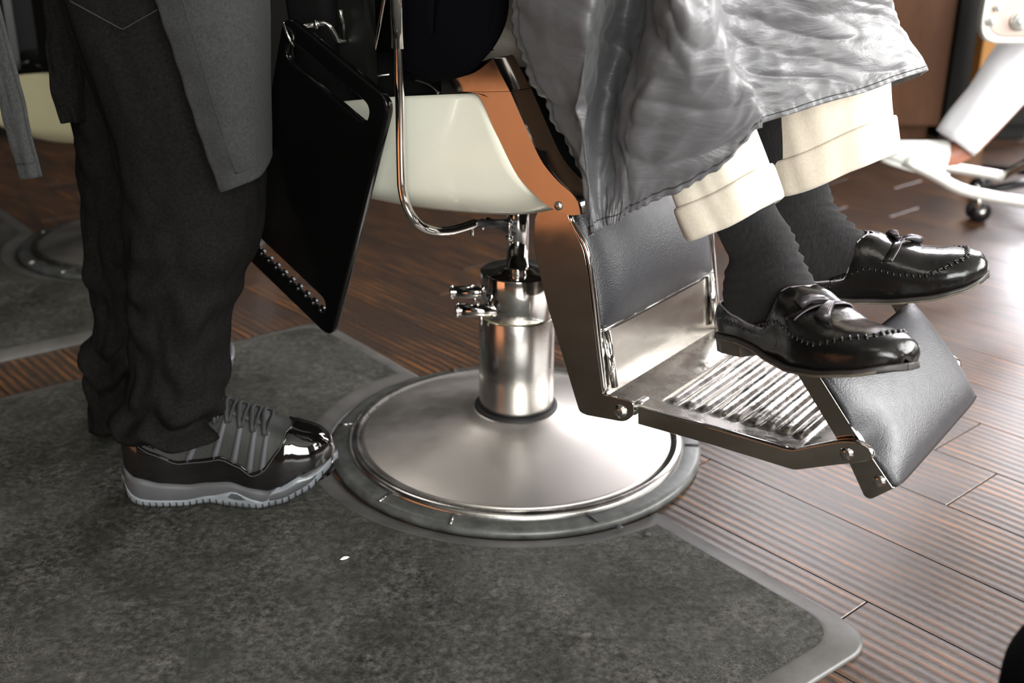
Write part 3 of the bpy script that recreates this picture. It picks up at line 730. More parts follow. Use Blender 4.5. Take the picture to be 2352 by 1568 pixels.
# ------------------------------------------------------------ shoes
def shoe_outline(x, L, tab): return interp(tab, x)
LW = [(0, .0), (.004, .016), (.012, .026), (.03, .032), (.07, .034), (.11, .034), (.15, .039), (.19, .0465), (.215, .0475), (.24, .0455), (.260, .0395), (.274, .0305), (.283, .0215), (.2880, .0130), (.290, .006)]
def loafer(name_parent, side):
    """penny/tassel loafer in local axes: x to the toe, z up, sole bottom at z=0; returns Empty"""
    L = .290; R = empty('loafer'); R.parent = name_parent
    xs = [0, .0015, .004, .008, .012, .018, .026, .036] + [.036+.0068*i for i in range(1, 32)] + [.254, .260, .266, .271, .276, .280, .284, .287, .289, .290]
    xs = sorted(set(round(x, 5) for x in xs if x <= L))
    cy = lambda x: side*.008*sin(pi*min(1, max(0, (x-.08)/.2)))*1.0
    zb = lambda x: interp([(0, .015), (.06, .015), (.085, .012), (.13, .004), (.17, 0), (.22, .001), (.26, .006), (.29, .013)], x)   # underside of sole
    # sole
    rows = []
    for x in xs:
        w = interp(LW, x)+.0042 if 0 < x < L else .0; z = zb(x); x_ = x if x else -.003
        if x == L: x_ = L+.005
        c = cy(x); w = max(w, .0005)
        rows.append([Vector((x_, c-w*.96, z)), Vector((x_, c-w, z+.0018)), Vector((x_, c-w, z+.0062)), Vector((x_, c-w*.95, z+.0075)), Vector((x_, c+w*.95, z+.0075)), Vector((x_, c+w, z+.0062)), Vector((x_, c+w, z+.0018)), Vector((x_, c+w*.96, z))])
    r_ = rows[-1]; c = cy(L); z = zb(L)
    rows = rows[:-1]
    for xx, ww in ((L+.0022, .0085), (L+.0030, .0005)): rows.append([Vector((xx, c+k*ww, z+h)) for k, h in ((-1, 0), (-1, .0018), (-1, .0062), (-1, .0075), (1, .0075), (1, .0062), (1, .0018), (1, 0))])
    o = sgrid('sole', rows, M['sole'], R, closed=True)
    # worn welt edge strip
    rows = []
    for x in xs[3:-4]:
        w = interp(LW, x)+.0046; z = zb(x); c = cy(x); rows.append([(x, c-w, z+.0005), (x, c-w-.0006, z+.0022), (x, c-w, z+.0030)])
    g = MB()
    for sg in (-1, 1):
        rr = [[(x, c if False else (2*cy(x)-y if sg > 0 else y), z) for (x, y, z) in r for c in (0,)] for r in rows]
        n0 = len(rr); vs = [v for r in rr for v in r]
        g.add(vs, [(i*3+j, i*3+j+1, (i+1)*3+j+1, (i+1)*3+j) for i in range(n0-1) for j in range(2)])
    g.build('welt', M['sole_edge'], R)
    # heel block
    pts = []
    for x in [0, .002, .006, .012, .02, .03, .045, .06, .068]:
        pts.append((x-.002 if x == 0 else x, -(interp(LW, x)+.002 if x else .004)))
    pts = pts + [(x, -y) for x, y in pts[::-1]]
    n = len(pts); vs = [(x*.98+.001, y*.96, 0) for x, y in pts]+[(x, y, .0155) for x, y in pts]
    mesh('heel', vs, [tuple(range(n))[::-1], tuple(range(n, 2*n))]+[(i, (i+1) % n, (i+1) % n+n, i+n) for i in range(n)], M['heel'], R, False)
    # upper
    H = [(0, .046), (.03, .044), (.08, .040), (.118, .048), (.138, .080), (.16, .077), (.19, .060), (.22, .047), (.245, .040), (.265, .034), (.28, .025), (.29, .012)]
    opn = [(0, .50), (.02, .55), (.05, .68), (.09, .74), (.112, .74), (.120, .70), (.132, .48), (.141, .28), (.149, .10), (.153, 0), (.3, 0)]
    def up(x, t):                       # t in [-1,1]: across
        w = max(interp(LW, x), .0006)*(1.0); h = interp(H, x); a = t*pi/2
        if x > .10: ww = w
        else: ww = w
        sgn = 1 if t >= 0 else -1
        y = sgn*ww*abs(sin(a))**.62; z = h*abs(cos(a))**.72
        bul = .0025*sin(pi*min(1, abs(cos(a))*1.3)) if abs(t) > .4 else 0
        # apron seam step on the forefoot
        return Vector((x + .004*cos(a)*max(0, min(1, (x-.24)/.03))*max(0, min(1, (.292-x)/.01)), cy(x)+y+sgn*bul, zb(x)+.007+z))
    def creases(x, t, p):
        k = math.exp(-((x-.19)/.025)**2)*(1-abs(t))
        p.z -= .0016*k*max(0, sin((x+.01*t)*2*pi/.014)); return p
    K = 16; rows = []
    for x in xs:
        o_ = interp(opn, x); row = []
        for k in range(K+1): t = -1+(1-o_)*k/K; row.append(creases(x, t, up(x, t)))
        for k in range(K+1): t = o_+(1-o_)*k/K; row.append(creases(x, t, up(x, t)))
        rows.append(row)
    cc = (rows[-1][0]+rows[-1][K])/2; cc.x += .0004; rows.append([cc.copy() for _ in rows[-1]]); xs_ = xs+[.2904]
    n = 2*K+2; vs = [v for r in rows for v in r]; fs = []
    for i in range(len(rows)-1):
        for j in range(n-1):
            if j == K and (interp(opn, xs_[i]) > 0 or interp(opn, xs_[i+1]) > 0): continue
            fs.append((i*n+j, i*n+j+1, (i+1)*n+j+1, (i+1)*n+j))
    u = mesh('upper', vs, fs, M['shoe'], R, True, None, 1e-5); solid(u, .0028, 0)
    # topline piping (edge of the opening)
    line = [up(x, -interp(opn, x)) for x in xs if x <= .153] ; line2 = [up(x, interp(opn, x)) for x in xs if x <= .153][::-1]
    MB().tube(resample(line+line2, 90), .0016, 8).build('topline_piping', M['piping'], R)
    # apron seam: puckered beads running from the sides round the toe
    seam = []
    for i in range(71):
        a = -1+2*i/70; ang = a*pi/2
        xe = .10+.165*abs(cos(ang))**.55 if True else 0
        w = interp(LW, min(xe, .27)); t = None
        tt = .74 if xe < .22 else lerp(.74, .55, (xe-.22)/.045)
        tt = tt*min(1, abs(sin(ang))**.5*1.05)*(1 if a > 0 else -1)
        p = up(xe, tt); seam.append(p+Vector((0, 0, .0012)))
    # extend back to the heel along the sides
    back = [up(x, -.84+(.06)*(1-x/.1)) for x in [.02, .04, .06, .08, .1]]
    back2 = [Vector((p.x, 2*cy(p.x)-p.y, p.z)) for p in back[::-1]]
    line = resample(catmull(back+seam+back2, 2), 150)
    MB().tube(line, .0015, 8).build('seam_ridge', M['shoe'], R)
    g = MB()
    for i in range(2, 148, 2):
        p = line[i]; t = (line[i+1]-line[i-1]).normalized(); out = t.cross(Vector((0, 0, 1))).normalized()
        d = (out*.6+t*.35); big = 1.0+.6*math.exp(-((i-75)/28)**2)
        for sg in (1,):
            a = p-d*.0025*big*sg; b_ = p+d*.0052*big*sg
            mid = (a+b_)/2+Vector((0, 0, .0012))
            g.tube([a, mid, b_+Vector((0, 0, -.0022))], [.0006, .0015*big*.9, .0005], 6)
    st = g.build('stitching', M['shoe'], R); st['kind'] = 'stuff'
    # strap over the instep and tassels
    st_ = []
    for t in [-.62+1.24*i/24 for i in range(25)]: st_.append(up(.186-.012*(t/.6)**2, t)+Vector((0, 0, .0016)))
    rows = [[p+Vector((-.006, 0, .0012)), p+Vector((-.0045, 0, .0022)), p+Vector((.0045, 0, .0016)), p+Vector((.006, 0, 0))] for p in st_]
    b_ = sgrid('strap', rows, M['shoe'], R); solid(b_, .0015, 0)
    for dx in (-.0062, .0062):
        MB().tube([p+Vector((dx, 0, .0010)) for p in st_], .0008, 6).build('strap_stitch', M['lilac'], R)
    c = up(.191, 0)+Vector((0, 0, .003))
    g = MB(); g.tube(catmull([c+Vector((-.006, -.006, 0)), c+Vector((.002, .002, .004)), c+Vector((-.003, .007, .002)), c+Vector((.004, -.003, .003))], 5), .0013, 8); g.build('bow', M['lilac'], R)
    for ang, s_ in ((-62*-side, 1.15), (-108*-side, 1.15)):
        d = Vector((cos(radians(ang)), sin(radians(ang)), 0)); base = c+Vector((.003*(1 if abs(ang) < 90 else -1), 0, .001))
        g = MB()
        q0 = base; q1 = base+d*.008; q2 = base+d*.030*s_
        for q in (q0, q1, q2): pass
        def sfc(p):
            t = (p.y-cy(p.x))/max(interp(LW, min(max(p.x, .01), .28)), .01); t = max(-.95, min(.95, t)); tt = math.asin(abs(t)**(1/.62))/(pi/2)*(1 if t > 0 else -1)
            z = up(p.x, tt).z; return Vector((p.x, p.y, z+.0075))
        pts_ = [sfc(base+d*(.030*s_*k/5)) for k in range(6)]
        g.tube(pts_, [.0026, .0038, .0050, .0062, .0076, .0088], 14, flat=.7)
        ts = g.build('tassel', M['tasl2'], R)
        g = MB(); pr = d.cross(Vector((0, 0, 1)))
        for k in range(-3, 4):
            g.tube([pts_[1]+pr*(k*.0009)+Vector((0, 0, .0030)), pts_[3]+pr*(k*.0016)+Vector((0, 0, .0046-.0003*k*k*.6)), pts_[5]+pr*(k*.0024)+Vector((0, 0, .0062-.0006*k*k*.6))], .0007, 5)
        g.build('fringe', M['tasl'], ts) if False else g.build('tassel_fringe', M['tasl'], R)
    return R, up
M['tasl2'] = mat('tassel_core_leather', (.026, .022, .025), .3)
M['heel'] = mat('stacked_heel', (.05, .04, .03), .5, noise_amt=.5, noise_scale=50)
M['piping'] = mat('grey_topline_piping', (.24, .21, .22), .35)
M['lilac'] = mat('greyed_waxed_thread', (.13, .11, .125), .45)
M['tasl'] = mat('tassel_leather', (.12, .10, .115), .3)

def ringstack(name, rings, m, parent, n=48, disp=None, merge=0):
    """rings: (centre, axis_x vector half-length, axis_y vector half-width, power)"""
    rows = []
    for i, (c, ax, ay, pw) in enumerate(rings):
        row = []
        for j in range(n):
            a = 2*pi*j/n; ca, sa = cos(a), sin(a)
            p = Vector(c)+Vector(ax)*(abs(ca)**pw*(1 if ca >= 0 else -1))+Vector(ay)*(abs(sa)**pw*(1 if sa >= 0 else -1))
            if disp: p = disp(p, i, a, (p-Vector(c)).normalized())
            row.append(p)
        rows.append(row)
    return sgrid(name, rows, m, parent, closed=True)
def interp_rings(keys, n):
    """keys: list of (z-or-param, centre, ax, ay, pw) -> smooth ring list"""
    C_ = [Vector(k[0]) for k in keys]; A_ = [Vector(k[1]) for k in keys]; B_ = [Vector(k[2]) for k in keys]
    c, a, b = catmull(C_, n), catmull(A_, n), catmull(B_, n)
    return [(c[i], a[i], b[i], keys[min(i//n, len(keys)-1)][3]) for i in range(len(c))]

# ------------------------------------------------------------ client
client = empty('person', (O.x, O.y, 0), -PH)
tag(client, 'seated client in black tassel loafers, charcoal socks and cream trousers, feet on the footrest', 'person')
def place(o, heel, yaw, pitch, roll=0):
    o.location = heel; o.rotation_euler = (Matrix.Rotation(yaw, 3, 'Z') @ Matrix.Rotation(-pitch, 3, 'Y') @ Matrix.Rotation(roll, 3, 'X')).to_euler()
NEAR = dict(heel=Vector((.412, -.088, .305)), yaw=radians(-27), pitch=radians(13), roll=radians(-4), sc=1.08)
FAR = dict(heel=Vector((.385, .070, .306)), yaw=radians(17), pitch=radians(14), roll=radians(0), sc=1.04)
def mat_of(d): return Matrix.Translation(d['heel']) @ (Matrix.Rotation(d['yaw'], 3, 'Z') @ Matrix.Rotation(-d['pitch'], 3, 'Y') @ Matrix.Rotation(d['roll'], 3, 'X')).to_4x4() @ Matrix.Scale(d['sc'], 4)
KNEE = {}
for nm, dd, sd in (('near', NEAR, -1), ('far', FAR, 1)):
    R, up = loafer(client, sd); R.location = dd['heel']; R.rotation_euler = mat_of(dd).to_euler(); R.scale = (dd['sc'],)*3
    T = mat_of(dd)
    # sock: rings in shoe space inside the shoe, then along the shin in chair space
    ank = T @ Vector((.072, 0, .118))
    if nm == 'near': kn = Vector((.235, -.135, .80)); 
    else: kn = Vector((.35, .085, .80))
    KNEE[nm] = kn
    sh = (kn-ank).normalized()
    X = T.to_3x3() @ Vector((1, 0, 0)); Yv = T.to_3x3() @ Vector((0, 1, 0)); Z = T.to_3x3() @ Vector((0, 0, 1))
    cyf = .003*sd
    keys = [(T @ Vector((.10, 0, .022)), X*.088, Yv*.026, .9), (T @ Vector((.100, cyf, .040)), X*.092, Yv*.031, .85), (T @ Vector((.092, cyf, .060)), X*.084, Yv*.0335, .85), (T @ Vector((.082, cyf, .080)), X*.073, Yv*.0335, .88), (T @ Vector((.075, cyf, .100)), X*.060, Yv*.034, .92)]
    Xs = (X - sh*X.dot(sh)).normalized(); Ys = sh.cross(Xs)
    for d, a, b_ in ((.012, .0525, .036), (.035, .047, .036), (.07, .045, .038), (.12, .048, .042), (.18, .054, .048), (.24, .058, .052)):
        keys.append((ank+sh*d-Xs*(.006 if d < .05 else .008), Xs*a, Ys*b_, 1))
    rings = interp_rings(keys, 8)
    def disp(p, i, a, nrm, T=T, ank=ank, sh=sh):
        d = (p-ank).dot(sh)
        fr_ = max(0, cos(a))
        k = math.exp(-((d+.008)/.03)**2)
        q = sin((d+.010*sin(a*1.0)+.004*sin(a*3))*2*pi/.0125)
        p = p+nrm*(.0055*k*(.2+.8*fr_)*(q-.3)*(.6+.9*noise.noise(p*16)))
        p = p+nrm*noise.noise(p*35)*.0015
        return p
    # foot inside the shoe is part of the body; sock covers it
    ringstack('sock', rings, M['sock'], client, 72, disp)
# body: hips, torso and legs as one skin mesh
def skin_body(name, joints, edges, m, parent):
    me = bpy.data.meshes.new(name); me.from_pydata([tuple(j[0]) for j in joints], edges, []); o = link(name, me, m, parent, False)
    s = o.modifiers.new('skin', 'SKIN'); s.use_smooth_shade = True
    for i, j in enumerate(joints):
        v = me.skin_vertices[0].data[i]; v.radius = j[1] if isinstance(j[1], tuple) else (j[1], j[1]); v.use_root = (i == 0)
    sub(o, 2); return o
Tn, Tf = mat_of(NEAR), mat_of(FAR)
def Lp(T, x, y, z): return T @ Vector((x, y, z))
J = [(Vector((.0, 0, .72)), (.09, .07)), (Vector((-.04, 0, .95)), (.13, .10)), (Vector((-.09, 0, 1.14)), (.14, .09)), (Vector((-.10, 0, 1.24)), .05), (Vector((-.10, 0, 1.29)), .05),
     (Vector((.08, -.08, .745)), .045), (KNEE['near'], .045), (Lp(Tn, .050, 0, .18), .026), (Lp(Tn, .070, 0, .075), .024), (Lp(Tn, .15, 0, .032), .018), (Lp(Tn, .21, 0, .026), .012),
     (Vector((.08, .08, .745)), .045), (KNEE['far'], .045), (Lp(Tf, .055, 0, .18), .026), (Lp(Tf, .070, 0, .075), .024), (Lp(Tf, .15, 0, .032), .018), (Lp(Tf, .21, 0, .026), .012)]
skin_body('body', J, [(0, 1), (1, 2), (2, 3), (3, 4), (0, 5), (5, 6), (6, 7), (7, 8), (8, 9), (9, 10), (0, 11), (11, 12), (12, 13), (13, 14), (14, 15), (15, 16)], M['skin'], client)

# trousers: each leg a tube around the shin with a turned-up cuff
def leg_tube(hem_c, up_c, rx, ry, X0, cuff_h, seed, disp_amt=.004, crease=.006, tilt=0.0):
    ax = (up_c-hem_c).normalized(); L = (up_c-hem_c).length
    Xs = (X0-ax*X0.dot(ax)).normalized(); Ys = ax.cross(Xs); n = 96
    def pt(d, a, extra=0):
        k = 1+.10*d/.3
        r_x, r_y = (rx*k+extra), (ry*k+extra)
        ca, sa = cos(a), sin(a)
        p = hem_c+ax*d+Xs*(r_x*ca)+Ys*(r_y*sa)
        nrm = (Xs*ca/r_x+Ys*sa/r_y).normalized()
        cr = crease*math.exp(-(min(a, 2*pi-a)/.16)**2)+crease*.8*math.exp(-((a-pi)/.16)**2)
        f = noise.noise(Vector((cos(a)*1.2+seed, sin(a)*1.2, d*4)))*disp_amt*2.2 + noise.noise(Vector((cos(a)*3+seed, sin(a)*3, d*11)))*disp_amt*.8
        w = .0035*sin(a*3+seed)*max(0, 1-d/.10)
        return p+nrm*(cr+f+w)+ax*tilt*ca*r_x
    rows = [[pt(d, 2*pi*j/n) for j in range(n)] for d in [.004+i*(L-.004)/40 for i in range(41)]]
    cuff = [[pt(-.002, 2*pi*j/n, -.004) for j in range(n)]]
    for d, e in ((-.003, -.001), (-.0015, .0030), (.004, .0042), (cuff_h*.25, .0045), (cuff_h*.5, .0047), (cuff_h*.75, .0048), (cuff_h-.003, .0048), (cuff_h, .0036), (cuff_h+.0005, .0006)):
        cuff.append([pt(d+.0018*sin(3*2*pi*j/n+seed), 2*pi*j/n, e) for j in range(n)])
    return rows, cuff
def build_trousers():
    g = MB()
    def addg(rows):
        n = len(rows[0]); g.add([v for r in rows for v in r], [(i*n+j, i*n+(j+1) % n, (i+1)*n+(j+1) % n, (i+1)*n+j) for i in range(len(rows)-1) for j in range(n)])
    hn = Lp(Tn, .060, 0, .205); 
    hn = S(1690, 500, -.125); kn = KNEE['near']; up_n = hn+(kn-hn).normalized()*.26
    r1, c1 = leg_tube(hn, up_n, .060, .056, Vector((1, -.3, 0)), .040, 1.3, tilt=.02)
    hf = S(1918, 398, .095); kf = KNEE['far']; up_f = hf+Vector((-.075, .0, .25)).normalized()*.24
    r2, c2 = leg_tube(hf, up_f, .078, .060, Vector((1, .15, 0)), .046, 4.1, tilt=.20)
    addg(r1); addg(r2)
    # thighs and seat
    for (a, b_, sg) in ((up_n, Vector((.06, -.09, .70)), -1), (up_f, Vector((.06, .09, .70)), 1)):
        mid = Vector((a.x-.06, a.y-sg*.03, .775))
        g.tube(catmull([a-Vector((0, 0, .02)), mid, Vector((.16, sg*.10, .76)), b_+Vector((-.1, 0, .0))], 6), .058, 24)
    g.tube([(-.10, 0, .66), (0, 0, .69), (-.05, 0, .9)], [.14, .16, .14], 24)
    t = g.build('trousers', M['khaki'], client); solid(t, .0015, 0)
    for nm, c in (('cuff', c1), ('cuff', c2)):
        o = sgrid(nm, c, M['khaki'], t, closed=True); solid(o, .0012, 0)
    return r1, c1, r2, c2
TR_ = build_trousers()

# jacket hem bulging over the near side of the seat
def jacket():
    pts = [(893, -140), (888, 60), (892, 120), (905, 158), (935, 176), (975, 182), (1015, 174), (1055, 158), (1100, 112), (1122, 70), (1134, 20), (1138, -60), (1140, -140)]
    c = S(1010, 10, -.285); rows = []
    P = resample(catmull([S(x, y, -.285) for x, y in pts], 6), 60)
    cen = [S(1010, -140, -.285).lerp(S(1000, 70, -.285), min(1, 2*min(i, 59-i)/59*1.2)) for i in range(60)]
    for k in range(12):
        t = k/11; row = []
        for i in range(60):
            p = cen[i].lerp(P[i], sin(t*pi/2)); p.y = -.262-.022*cos(t*pi/2)-.006*noise.noise(p*14); row.append(p)
        rows.append(row)
    o = sgrid('jacket_hem', rows, M['jacket'], client); solid(o, .012, 0)
    line = [Vector((p.x, -.270, p.z)) for p in P]
    MB().tube([p+ (S(1000, 40, -.27)-p).normalized()*.006+Vector((0, -.006, 0)) for p in line], .0018, 6).build('hem_seam', M['jacket'], o)
jacket()

MB().tube(catmull([(-.02, 0, .645), (-.03, 0, .70), (-.05, 0, .95), (-.09, 0, 1.15), (-.10, 0, 1.24)], 5), [.17]*5+[.175]*5+[.175]*5+[.165]*5+[.07], 36, flat=.8).build('jacket', M['jacket'], client)
# cape
def cape():
    # columns of measured points from top to hem: (px, py, v)
    cols = [
     [(1120, -330, -.20), (1150, -60, -.30), (1198, 150, -.305), (1262, 285, -.300), (1328, 400, -.292), (1355, 542, -.285)],
     [(1250, -330, -.22), (1260, -60, -.335), (1270, 120, -.340), (1305, 270, -.325), (1345, 400, -.31), (1360, 538, -.295)],
     [(1350, -330, -.22), (1372, -60, -.345), (1360, 100, -.350), (1345, 250, -.335), (1350, 390, -.315), (1366, 533, -.297)],
     [(1410, -330, -.10), (1412, -60, -.228), (1396, 100, -.232), (1366, 260, -.250), (1358, 400, -.285), (1374, 528, -.290)],
     [(1480, -330, -.10), (1478, -60, -.215), (1448, 110, -.222), (1408, 270, -.240), (1380, 420, -.268), (1390, 519, -.283)],
     [(1530, -330, -.20), (1515, -60, -.36), (1488, 110, -.35), (1445, 260, -.325), (1435, 400, -.29), (1425, 510, -.28)],
     [(1570, -330, -.22), (1575, -60, -.37), (1565, 110, -.36), (1540, 250, -.315), (1510, 370, -.285), (1490, 480, -.268)],
     [(1610, -330, -.22), (1612, -60, -.34), (1620, 100, -.33), (1615, 230, -.305), (1600, 330, -.27), (1580, 436, -.252)],
     [(1640, -330, -.20), (1632, -60, -.325), (1655, 90, -.31), (1680, 200, -.285), (1685, 290, -.252), (1665, 380, -.236)],
     [(1660, -330, -.18), (1645, -60, -.30), (1668, 80, -.29), (1712, 185, -.262), (1742, 250, -.235), (1747, 297, -.222)],
     [(1668, -330, -.16), (1650, -60, -.27), (1672, 78, -.262), (1714, 184, -.236), (1744, 246, -.212), (1754, 292, -.205)],
     [(1660, -330, -.12), (1646, -60, -.19), (1668, 80, -.18), (1710, 190, -.16), (1738, 255, -.15), (1748, 290, -.145)],
     [(1690, -330, -.10), (1680, -60, -.15), (1690, 80, -.14), (1728, 190, -.125), (1755, 240, -.12), (1765, 280, -.118)],
     [(1740, -330, -.08), (1735, -60, -.12), (1750, 80, -.11), (1790, 170, -.098), (1815, 225, -.09), (1830, 258, -.088)],
     [(1800, -330, -.05), (1815, -60, -.09), (1830, 60, -.075), (1860, 140, -.06), (1885, 200, -.05), (1900, 236, -.048)],
     [(1870, -330, -.02), (1900, -60, -.05), (1920, 60, -.035), (1950, 130, -.018), (1970, 180, -.01), (1985, 212, -.006)],
     [(1940, -330, .04), (1980, -60, .00), (2000, 50, .015), (2030, 110, .03), (2050, 160, .038), (2060, 184, .04)],
     [(1990, -330, .10), (2035, -60, .05), (2058, 30, .07), (2085, 90, .085), (2108, 140, .095), (2119, 166, .10)],
     [(1990, -330, .16), (2030, -60, .14), (2050, 30, .15), (2078, 95, .16), (2098, 150, .165), (2108, 176, .165)],
     [(1960, -330, .22), (1990, -60, .22), (2000, 30, .23), (2020, 100, .235), (2035, 160, .24), (2040, 202, .24)],
    ]
    NV = 150; C3 = []
    for col in cols:
        P = [S(*p) for p in col]
        C3.append(resample(catmull(P, 8), NV))
    NU = 330; vs_rows = []
    # interpolate across columns with catmull
    weights = [0]
    mids = [c[NV*2//3] for c in C3]
    acc = [0]
    for a, b in zip(mids, mids[1:]): acc.append(acc[-1]+max((b-a).length, .012))
    us = [acc[-1]*i/(NU-1) for i in range(NU)]
    for j in range(NV):
        pts = [C3[0][j]*2-C3[1][j]]+[c[j] for c in C3]+[C3[-1][j]*2-C3[-2][j]]
        row = []; k = 0
        for u_ in us:
            while k < len(acc)-2 and acc[k+1] < u_: k += 1
            t = (u_-acc[k])/(acc[k+1]-acc[k]); a, b, c, d = pts[k:k+4]
            row.append(.5*((2*b)+(c-a)*t+(2*a-5*b+4*c-d)*t*t+(3*b-a-3*c+d)*t**3))
        vs_rows.append(row)
    # wrinkles
    out = []
    for j in range(NV):
        row = []
        for i in range(NU):
            p = vs_rows[j][i]
            a = vs_rows[j][min(i+1, NU-1)]-vs_rows[j][max(i-1, 0)]; b = vs_rows[min(j+1, NV-1)][i]-vs_rows[max(j-1, 0)][i]
            nrm = a.cross(b); nrm = nrm.normalized() if nrm.length > 1e-9 else Vector((0, -1, 0))
            if nrm.y > 0: pass
            f = j/(NV-1)
            q = Vector((us[i]*9+f*2.2, f*6-us[i]*4, 0)); q2 = Vector((us[i]*26+f*5, f*9-us[i]*9, 3)); q3 = Vector((us[i]*55, f*30, 7))
            q4 = Vector((us[i]*14-f*9, f*3+us[i]*5, 9))
            d = (1-abs(noise.noise(q*1.1)))*.007 + (abs(noise.noise(q2)))*.0055 + (1-abs(noise.noise(q4)))**3*.006 + noise.noise(q3)*.0012 + noise.noise(q*.6)*.012
            hem = max(0, 1-(1-f)*(NV-1)/9)
            d += .0020*sin(us[i]*2*pi/.0115+2*noise.noise(q3))*hem
            edge = max(0, 1-i/6); d += .0016*sin(f*2*pi/.03)*edge
            fp = max(0, min(1, (i/NU-.62)/.08)); d = d*(1-.45*fp)+fp*.0035*noise.noise(Vector((us[i]*20+f*9, f*5-us[i]*9, 20)))
            p = p+nrm*(d-.006)
            row.append(p)
        out.append(row)
    o = sgrid('barber_cape', out, M['cape'], None); o.location = (O.x, O.y, 0); o.rotation_euler = (0, 0, -PH); solid(o, .0008, 0)
    tag(o, 'silvery grey nylon barber cape draped over the seated client, hanging to the shins', 'cape')
    # hem stitching line
    hem = [out[NV-4][i] + Vector((0, -.0010, 0)) for i in range(0, NU)]
    edge = [out[j][4]+Vector((0, -.001, 0)) for j in range(20, NV)]
    h = MB().tube(hem, .0007, 5).build('hem_stitch', M['thread'], o)
    h = MB().tube(edge, .0007, 5).build('edge_stitch', M['thread'], o)
    return o
cape()

# ------------------------------------------------------------ barber
barber = empty('person', (-.45, 1.55, 0))
tag(barber, 'standing barber in black trousers, grey apron and black patent sneakers at the left', 'person')
BO_ = Vector((-.45, 1.55, 0))
def rel(p): return Vector(p)-BO_
def trouser_leg(tab, yc, by, seed, fold):
    """tab rows (py, pxl, pxr[, yc shift]) measured at world depth yc"""
    keys = []
    for r in tab:
        py, a, b = r[:3]; yy = yc+(r[3] if len(r) > 3 else 0)
        A, B = at(a, py, yy), at(b, py, yy); keys.append((( A+B)/2, (B-A).length/2))
    cs = resample([k[0] for k in keys], 2)
    C_ = catmull([k[0] for k in keys], 8); Rr = catmull([Vector((k[1], 0, 0)) for k in keys], 8)
    rows = []; n = 110
    for i, c in enumerate(C_):
        rx = Rr[i].x; row = []
        for j in range(n):
            a = 2*pi*j/n; ca, sa = cos(a), sin(a)
            p = Vector((c.x+rx*ca, c.y+min(by, rx*.98)*sa, c.z))
            nr = Vector((ca, sa, 0))
            row.append(rel(p+nr*fold(c.z, a, seed)))
        rows.append(row)
    return rows
def fold1(z, a, s):
    f = noise.noise(Vector((cos(a)*1.3+s, sin(a)*1.3, z*3.5)))*.010
    # knee and shin creases
    front = -sin(a)                       # towards the camera
    wz = z+.05*noise.noise(Vector((cos(a)*1.5, sin(a)*1.5, z*4+s)))
    f += .010*math.exp(-((z-.36)/.13)**2)*(sin((wz+.030*cos(a+.4))*2*pi/.068)+.35)*max(0, noise.noise(Vector((cos(a)*1.6+s, sin(a)*1.6, z*9)))+.45)*(.4+.6*max(0, front))
    k = math.exp(-((z-.135)/.045)**2)
    f += .014*k*sin((wz+.030*cos(a-.6)+.010*sin(a*2+s))*2*pi/.060)
    f += .0030*noise.noise(Vector((cos(a)*4+s, sin(a)*4, z*20)))+.006*(abs(noise.noise(Vector((cos(a)*1.2+s, sin(a)*1.2, z*7+3))))-.2)
    sm = (a-(1.5*pi+.75)); f += .0022*math.exp(-(sm/.03)**2)         # side seam
    return f
near_tab = [(-330, 150, 450, .06), (-120, 130, 460, .03), (60, 165, 500, .01), (200, 215, 560), (320, 255, 590), (430, 284, 597), (500, 294, 596), (560, 298, 586), (640, 300, 552), (720, 302, 527), (800, 303, 515), (850, 302, 519), (895, 282, 516), (935, 268, 502), (965, 270, 503), (985, 282, 495)]
far_tab = [(-330, 110, 480, -.02), (-120, 100, 480), (60, 130, 470), (200, 158, 440), (300, 173, 400), (480, 190, 360), (600, 203, 335), (700, 220, 335), (760, 217, 333), (790, 200, 330), (820, 198, 328), (855, 212, 325), (900, 213, 325), (975, 208, 318)]
g = MB()
for tab, yc, by, s in ((near_tab, 1.50, .085, 2.0), (far_tab, 1.70, .08, 6.0)):
    rows = trouser_leg(tab, yc, by, s, fold1); n = len(rows[0])
    g.add([v for r in rows for v in r], [(i*n+j, i*n+(j+1) % n, (i+1)*n+(j+1) % n, (i+1)*n+j) for i in range(len(rows)-1) for j in range(n)])
hipz = at(250, -330, 1.58)
g.tube([rel((hipz.x, 1.60, hipz.z-.07)), rel((hipz.x+.01, 1.60, hipz.z+.05)), rel((hipz.x+.02, 1.60, 1.10))], [.165, .17, .15], 40)
tro = g.build('trousers', M['denim'], barber); solid(tro, .002, 0)
# pocket edge stitching on the near thigh
pk = [rel(at(x, y, 1.412)) for x, y in ((160, 2), (215, 32), (281, 68), (320, 46), (362, 22))]
MB().tube(resample(pk, 30), .0008, 5).build('pocket_seam', M['seamgrey'], tro)
# hem turn of the near leg
J = [(rel((-.52, 1.60, 1.00)), (.10, .08)), (rel((-.50, 1.60, 1.22)), (.13, .09)), (rel((-.50, 1.60, 1.42)), (.15, .09)), (rel((-.50, 1.60, 1.5)), .05), (rel((-.50, 1.6, 1.55)), .05),
     (rel((-.50, 1.55, .80)), .06), (rel((-.465, 1.50, .46)), .045), (rel((-.50, 1.50, .14)), .030), (rel((-.49, 1.50, .075)), .020), (rel((-.41, 1.505, .065)), .016),
     (rel((-.55, 1.68, .80)), .06), (rel((-.58, 1.70, .46)), .042), (rel((-.62, 1.71, .14)), .030), (rel((-.63, 1.72, .075)), .020), (rel((-.61, 1.78, .06)), .016)]
skin_body('body', J, [(0, 1), (1, 2), (2, 3), (3, 4), (0, 5), (5, 6), (6, 7), (7, 8), (8, 9), (0, 10), (10, 11), (11, 12), (12, 13), (13, 14)], M['skin_dk'], barber)
